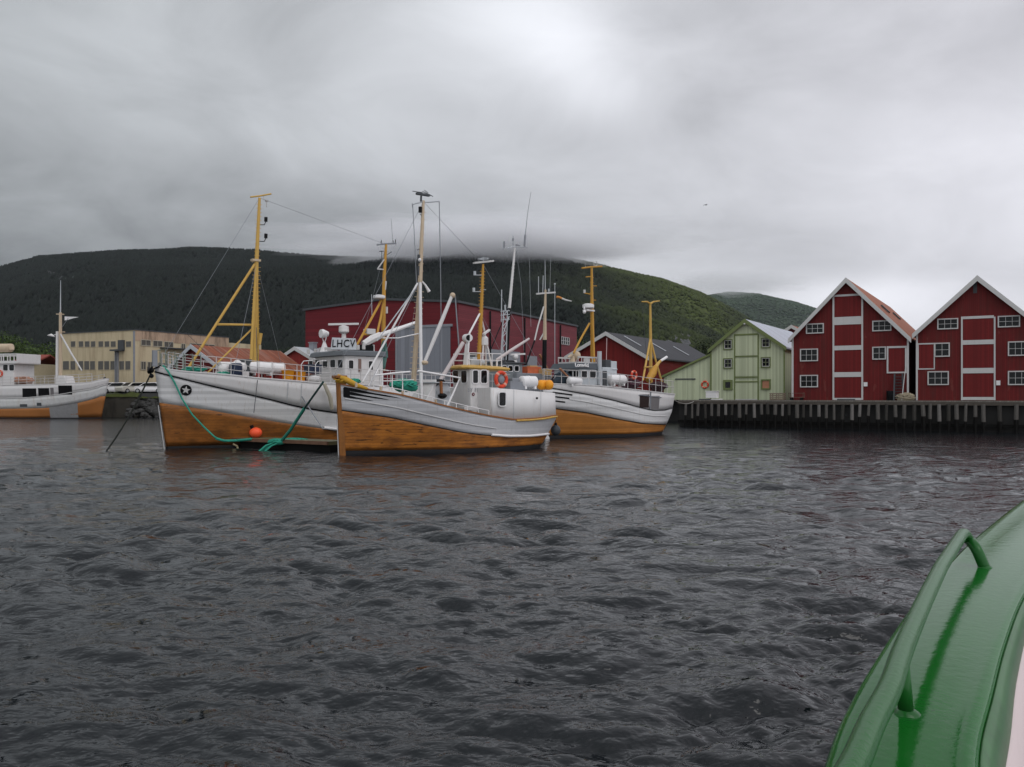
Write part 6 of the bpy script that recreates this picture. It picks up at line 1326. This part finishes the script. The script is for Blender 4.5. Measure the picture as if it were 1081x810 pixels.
crate('weathered slatted crate on the quay at the right corner of the green warehouse',821,-.55,1.15,.62,mat('weathered_wood',(.2,.16,.12),.9,var=.3))
def trolley(label,px,y):
    p=Q(px,420,y); fr_=Frame(*fq.wor((p.x,y,0))[:2],TH,GZ+.045); t=thing('hand_cart',label,'cart',fr_); b=MB()
    b.box((-.6,-.3,.22),(.6,.3,.27)); 
    for sx in (-.6,.6): b.tube([(sx,-.3,.25),(sx,-.3,.62),(sx,.3,.62),(sx,.3,.25)],.025,6)
    b.tube([(-.6,-.3,.6),(.6,-.3,.6)],.02,6); b.build('frame',mat('rusty_steel',(.12,.08,.06),.7),t)
    for sx in (-.42,.42):
        for sy in (-.27,.27): b=MB(); b.tube([(sx,sy-.03,.11),(sx,sy+.03,.11)],.11,12); b.build('wheel',black,t,smooth=True)
trolley('low rusty hand cart on the quay at the left corner of the rust roofed warehouse',841,-.6)
# ladder, plank, nets by the first red warehouse
p0=f1.at(*z4(626,718),-.55); p1=f1.at(*z4(630,582),-.12); p2=f1.at(*z4(676,718),-.55); p3=f1.at(*z4(672,582),-.12)
b=MB(); p0.z=.05;p2.z=.05; b.beam(p0,p1,.08,.12); b.beam(p2,p3,.08,.12)
for k in range(1,9): b.beam(p0.lerp(p1,k/9),p2.lerp(p3,k/9),.12,.04)
tag(b.build('ladder',dgrey,None,f1),'dark broad wooden ladder leaning under the raised loading door','ladder')
b=MB(); a_=f1.at(*z4(668,700),-.9); a_.z=.06; b.beam(a_,f1.at(*z4(689,540),-.12),.12,.04); tag(b.build('plank',trim,None,f1),'pale plank leaning against the red wall right of the ladder','plank')
heap('fishing_net','buff net heap on the quay under the leaning plank',f1,f1.at(*z4(688,712),-.55),.75,.45,.42,mat('buff_net',(.33,.28,.2),.9,var=.4,vscale=8),'net',61,n=70)
b=MB(); p=f1.at(*z4(604,700),-.4); b.tube([(p.x,p.y,.03),(p.x,p.y,.1),(p.x,p.y,.8),(p.x,p.y,.84)],[.22,.26,.26,.22],14); tag(b.build('barrel',black,None,f1,smooth=True),'black barrel on the quay left of the ladder','barrel')
b=MB(); p=f1.at(*z4(370,716),-.45); b.box((p.x-.7,p.y-.1,.04),(p.x+.7,p.y+.15,.16)); tag(b.build('timber_baulk',dgrey,None,f1),'dark baulk lying at the foot of the tall hoist doors','timber')
# small lamp on the green gable
b=MB(); p=f3.at(*z3(653,150),-.0); b.tube([p,p+Vector((0,-.25,.05))],.04,6); b.ball(p+Vector((0,-.3,-.02)),.12,8,6); b.build('lamp',trim,r3,smooth='all')
# gull
g=G(745,216.5,125); fr_=Frame(g.x,g.y,25,g.z); b=MB()
b.tube([(-.22,0,.0),(-.14,0,.01),(0,0,.0),(.12,0,0),(.2,0,.03),(.25,0,.03)],[.01,.05,.065,.05,.035,.008],8)
gt=b.build('gull',mat('gull_dark',(.06,.06,.065),.7),None,fr_,smooth=True); tag(gt,'lone dark gull flying high in the cloudy sky','gull')
for s in (-1,1):
    b=MB(); P_=[(0,0,.02),(.03,s*.2,.10),(.0,s*.38,.07),(-.08,s*.55,-.02)]; b.grid([[Vector(p)+Vector((.06,0,0))*(1-k/4) for k,p in enumerate(P_)],[Vector(p)-Vector((.09,0,0))*(1-k/4.2) for k,p in enumerate(P_)]]); b.v=[tuple(Vector(v)+Vector((0,0,.06))) for v in b.v]; b.build('wing',MATS['gull_dark'],gt,solid=.01)

# ================================================================= our own boat: green gunwale and hand rail
og=thing('passenger_boat','green steel gunwale of our own boat with a bent tube hand rail, lower right corner','boat',Frame(1.5,2.5,0,0))
OG=Frame(1.5,2.5,0,0); L3=lambda p:Vector((p[0]-1.5,p[1]-2.5,p[2]))
green=mat('glossy_green_paint',(.007,.100,.012),.11,var=.14,vscale=2.5,coat=0,bump=.05,bscale=26,spec=.10,streak=.4,scol=(.006,.075,.014),sscale=(5,5,5),sth=.58,spots=((38,38,38),.70,(.01,.05,.012),.7))
greenr=mat('worn_green_paint',(.010,.088,.014),.26,var=.15,vscale=6,bump=.08,bscale=60,streak=.5,scol=(.01,.045,.012),sscale=(6,6,6),sth=.62,spots=((45,45,45),.69,(.05,.03,.015),.7))
def cr(P_,n=8):   # Catmull-Rom
    P_=[Vector(p) for p in P_]; Q_=[P_[0]*2-P_[1]]+P_+[P_[-1]*2-P_[-2]]; o=[]
    for i in range(1,len(Q_)-2):
        for k in range(n):
            t=k/n; a,b_,c,d=Q_[i-1:i+3]; o.append(.5*((2*b_)+(c-a)*t+(2*a-5*b_+4*c-d)*t*t+(3*b_-a-3*c+d)*t**3))
    o.append(P_[-1]); return o
CZ=1.9
outer=[(.10,.72),(.38,1.27),(.64,1.78),(.80,2.12),(.96,2.42),(1.235,2.88),(1.69,3.6),(2.30,4.50),(3.01,5.49),(4.40,7.33),(6.2,9.6),(8.0,11.6)]
inner=[(.46,.72),(.68,1.20),(.89,1.64),(1.09,2.02),(1.24,2.28),(1.45,2.60),(1.80,3.13),(2.30,3.85),(3.0,4.78),(4.35,6.45),(6.2,8.6),(8.2,10.7)]
O=cr([(x,y,CZ) for x,y in outer],8); I=cr([(x,y,CZ) for x,y in inner],8)
rows=[]
for o_,i_ in zip(O,I):
    r=[]; 
    d=(i_-o_).normalized()
    prof=[(-.0,-.075),(-.018,-.05),(-.02,-.02),(-.008,0.0),(.02,.006),(.07,.002)]
    for (e,dz) in prof: r.append(L3(o_+d*e+Vector((0,0,dz))))
    for t in (.3,.5,.7,.88): q=o_.lerp(i_,t); r.append(L3(q+Vector((0,0,.010*math.sin(math.pi*t)))))
    for (e,dz) in ((-.03,.008),(.0,.004),(.012,-.008),(.014,-.02)): r.append(L3(i_+d*e+Vector((0,0,dz))))
    rows.append(r)
b=MB(); b.grid(rows); b.build('gunwale',green,og,smooth='all')
rows=[]
for o_,i_ in zip(O,I):
    d=(i_-o_).normalized(); rows.append([L3(i_+d*.013+Vector((0,0,-.018))),L3(i_+d*.035+Vector((0,0,-.06))),L3(i_+d*.06+Vector((0,0,-.12)))])
b=MB(); b.grid(rows); b.build('gunwale_flange',mat('dull_green_paint',(.035,.115,.035),.35,var=.3,vscale=5,streak=.5,scol=(.02,.05,.02),sscale=(9,9,9),sth=.6),og,smooth='all',solid=.01)
rows=[]
for o_,i_ in zip(O,I):
    d=(i_-o_).normalized(); rows.append([L3(i_+d*.055+Vector((0,0,-.11))),L3(i_+d*.10+Vector((0,0,-.5))),L3(i_+d*.18+Vector((0,0,-1.2)))])
b=MB(); b.grid(rows); b.build('inner_bulwark',mat('pinkish_white_bulwark',(.60,.50,.49),.45,var=.05,streak=.5,scol=(.35,.18,.10),sscale=(5,5,2),sth=.72,bump=.05,bscale=20),og,smooth='all',solid=.02)
rows=[]
for o_,i_ in zip(O,I):
    d=(i_-o_).normalized(); rows.append([L3(o_+Vector((0,0,-.072))),L3(o_-d*.03+Vector((0,0,-.10))),L3(o_-d*.035+Vector((0,0,-.16))),L3(o_+d*.0+Vector((0,0,-.2))),L3(o_+d*.25+Vector((0,0,-1.4))),L3(o_+d*.5+Vector((0,0,-2.6)))])
b=MB(); b.grid(rows); b.build('hull_side',green,og,smooth='all')
rows=[[L3(i_+Vector((.15,-.05,-1.15))),L3(i_+Vector((2.5,-2.0,-1.15)))] for i_ in I]
b=MB(); b.grid(rows); b.build('deck',mgrey,og)
RZ_=CZ+.18
def RP(px,py,z): D=(H-z)*F/(py-HY); return ((px-CX)/F*D,D,z)
rail=[RP(1015.5,564,RZ_),RP(993,599,RZ_),RP(975,636,RZ_),RP(954,684,RZ_),RP(940,725,RZ_),RP(921,762,RZ_),RP(904,802,RZ_)]
e=Vector(rail[-1]); 
f0=Vector(RP(1040,601,CZ)); 
top=Vector(rail[0]); d01=(Vector(rail[0])-Vector(rail[1])).normalized()
bend=[f0,f0.lerp(Vector((top.x+.06,top.y+.04,RZ_)),.55),top+d01*.10+Vector((.03,0,-.045)),top+d01*.05+Vector((.008,0,-.006)),top-d01*.06]
path=cr(bend,5)+cr([rail[1],rail[2],rail[3],rail[4],rail[5],rail[6],RP(884,840,RZ_),RP(856,900,RZ_),RP(800,1020,RZ_),(.27,.97,RZ_),(.26,.93,RZ_-.04),(.27,.92,CZ)],6)
b=MB(); b.tube([L3(p) for p in path],.0285,16); b.build('hand_rail',greenr,og,smooth='all')
b=MB(); f1_=Vector(RP(957,757,CZ)); tpt=min(path,key=lambda p:abs(p.y-f1_.y)+ (0 if p.z>RZ_-.02 else 9)); b.tube([L3(f1_-Vector((0,0,.005))),L3(Vector((f1_.x*.4+tpt.x*.6,f1_.y,RZ_-.01)))],.021,14); b.build('rail_post',greenr,og,smooth='all')
for q in (f0,f1_):
    b=MB(); q_=L3(q); b.tube([q_+Vector((0,0,-.004)),q_+Vector((0,0,.006)),q_+Vector((0,0,.014)),q_+Vector((0,0,.022))],[.046,.040,.032,.024],16)
    for j in range(len(b.v)): v=Vector(b.v[j]); b.v[j]=tuple(v+Vector((mnoise.noise(v*60),mnoise.noise(v*60+Vector((9,0,0))),0))*.006)
    b.build('weld_collar',greenr,og,smooth='all')
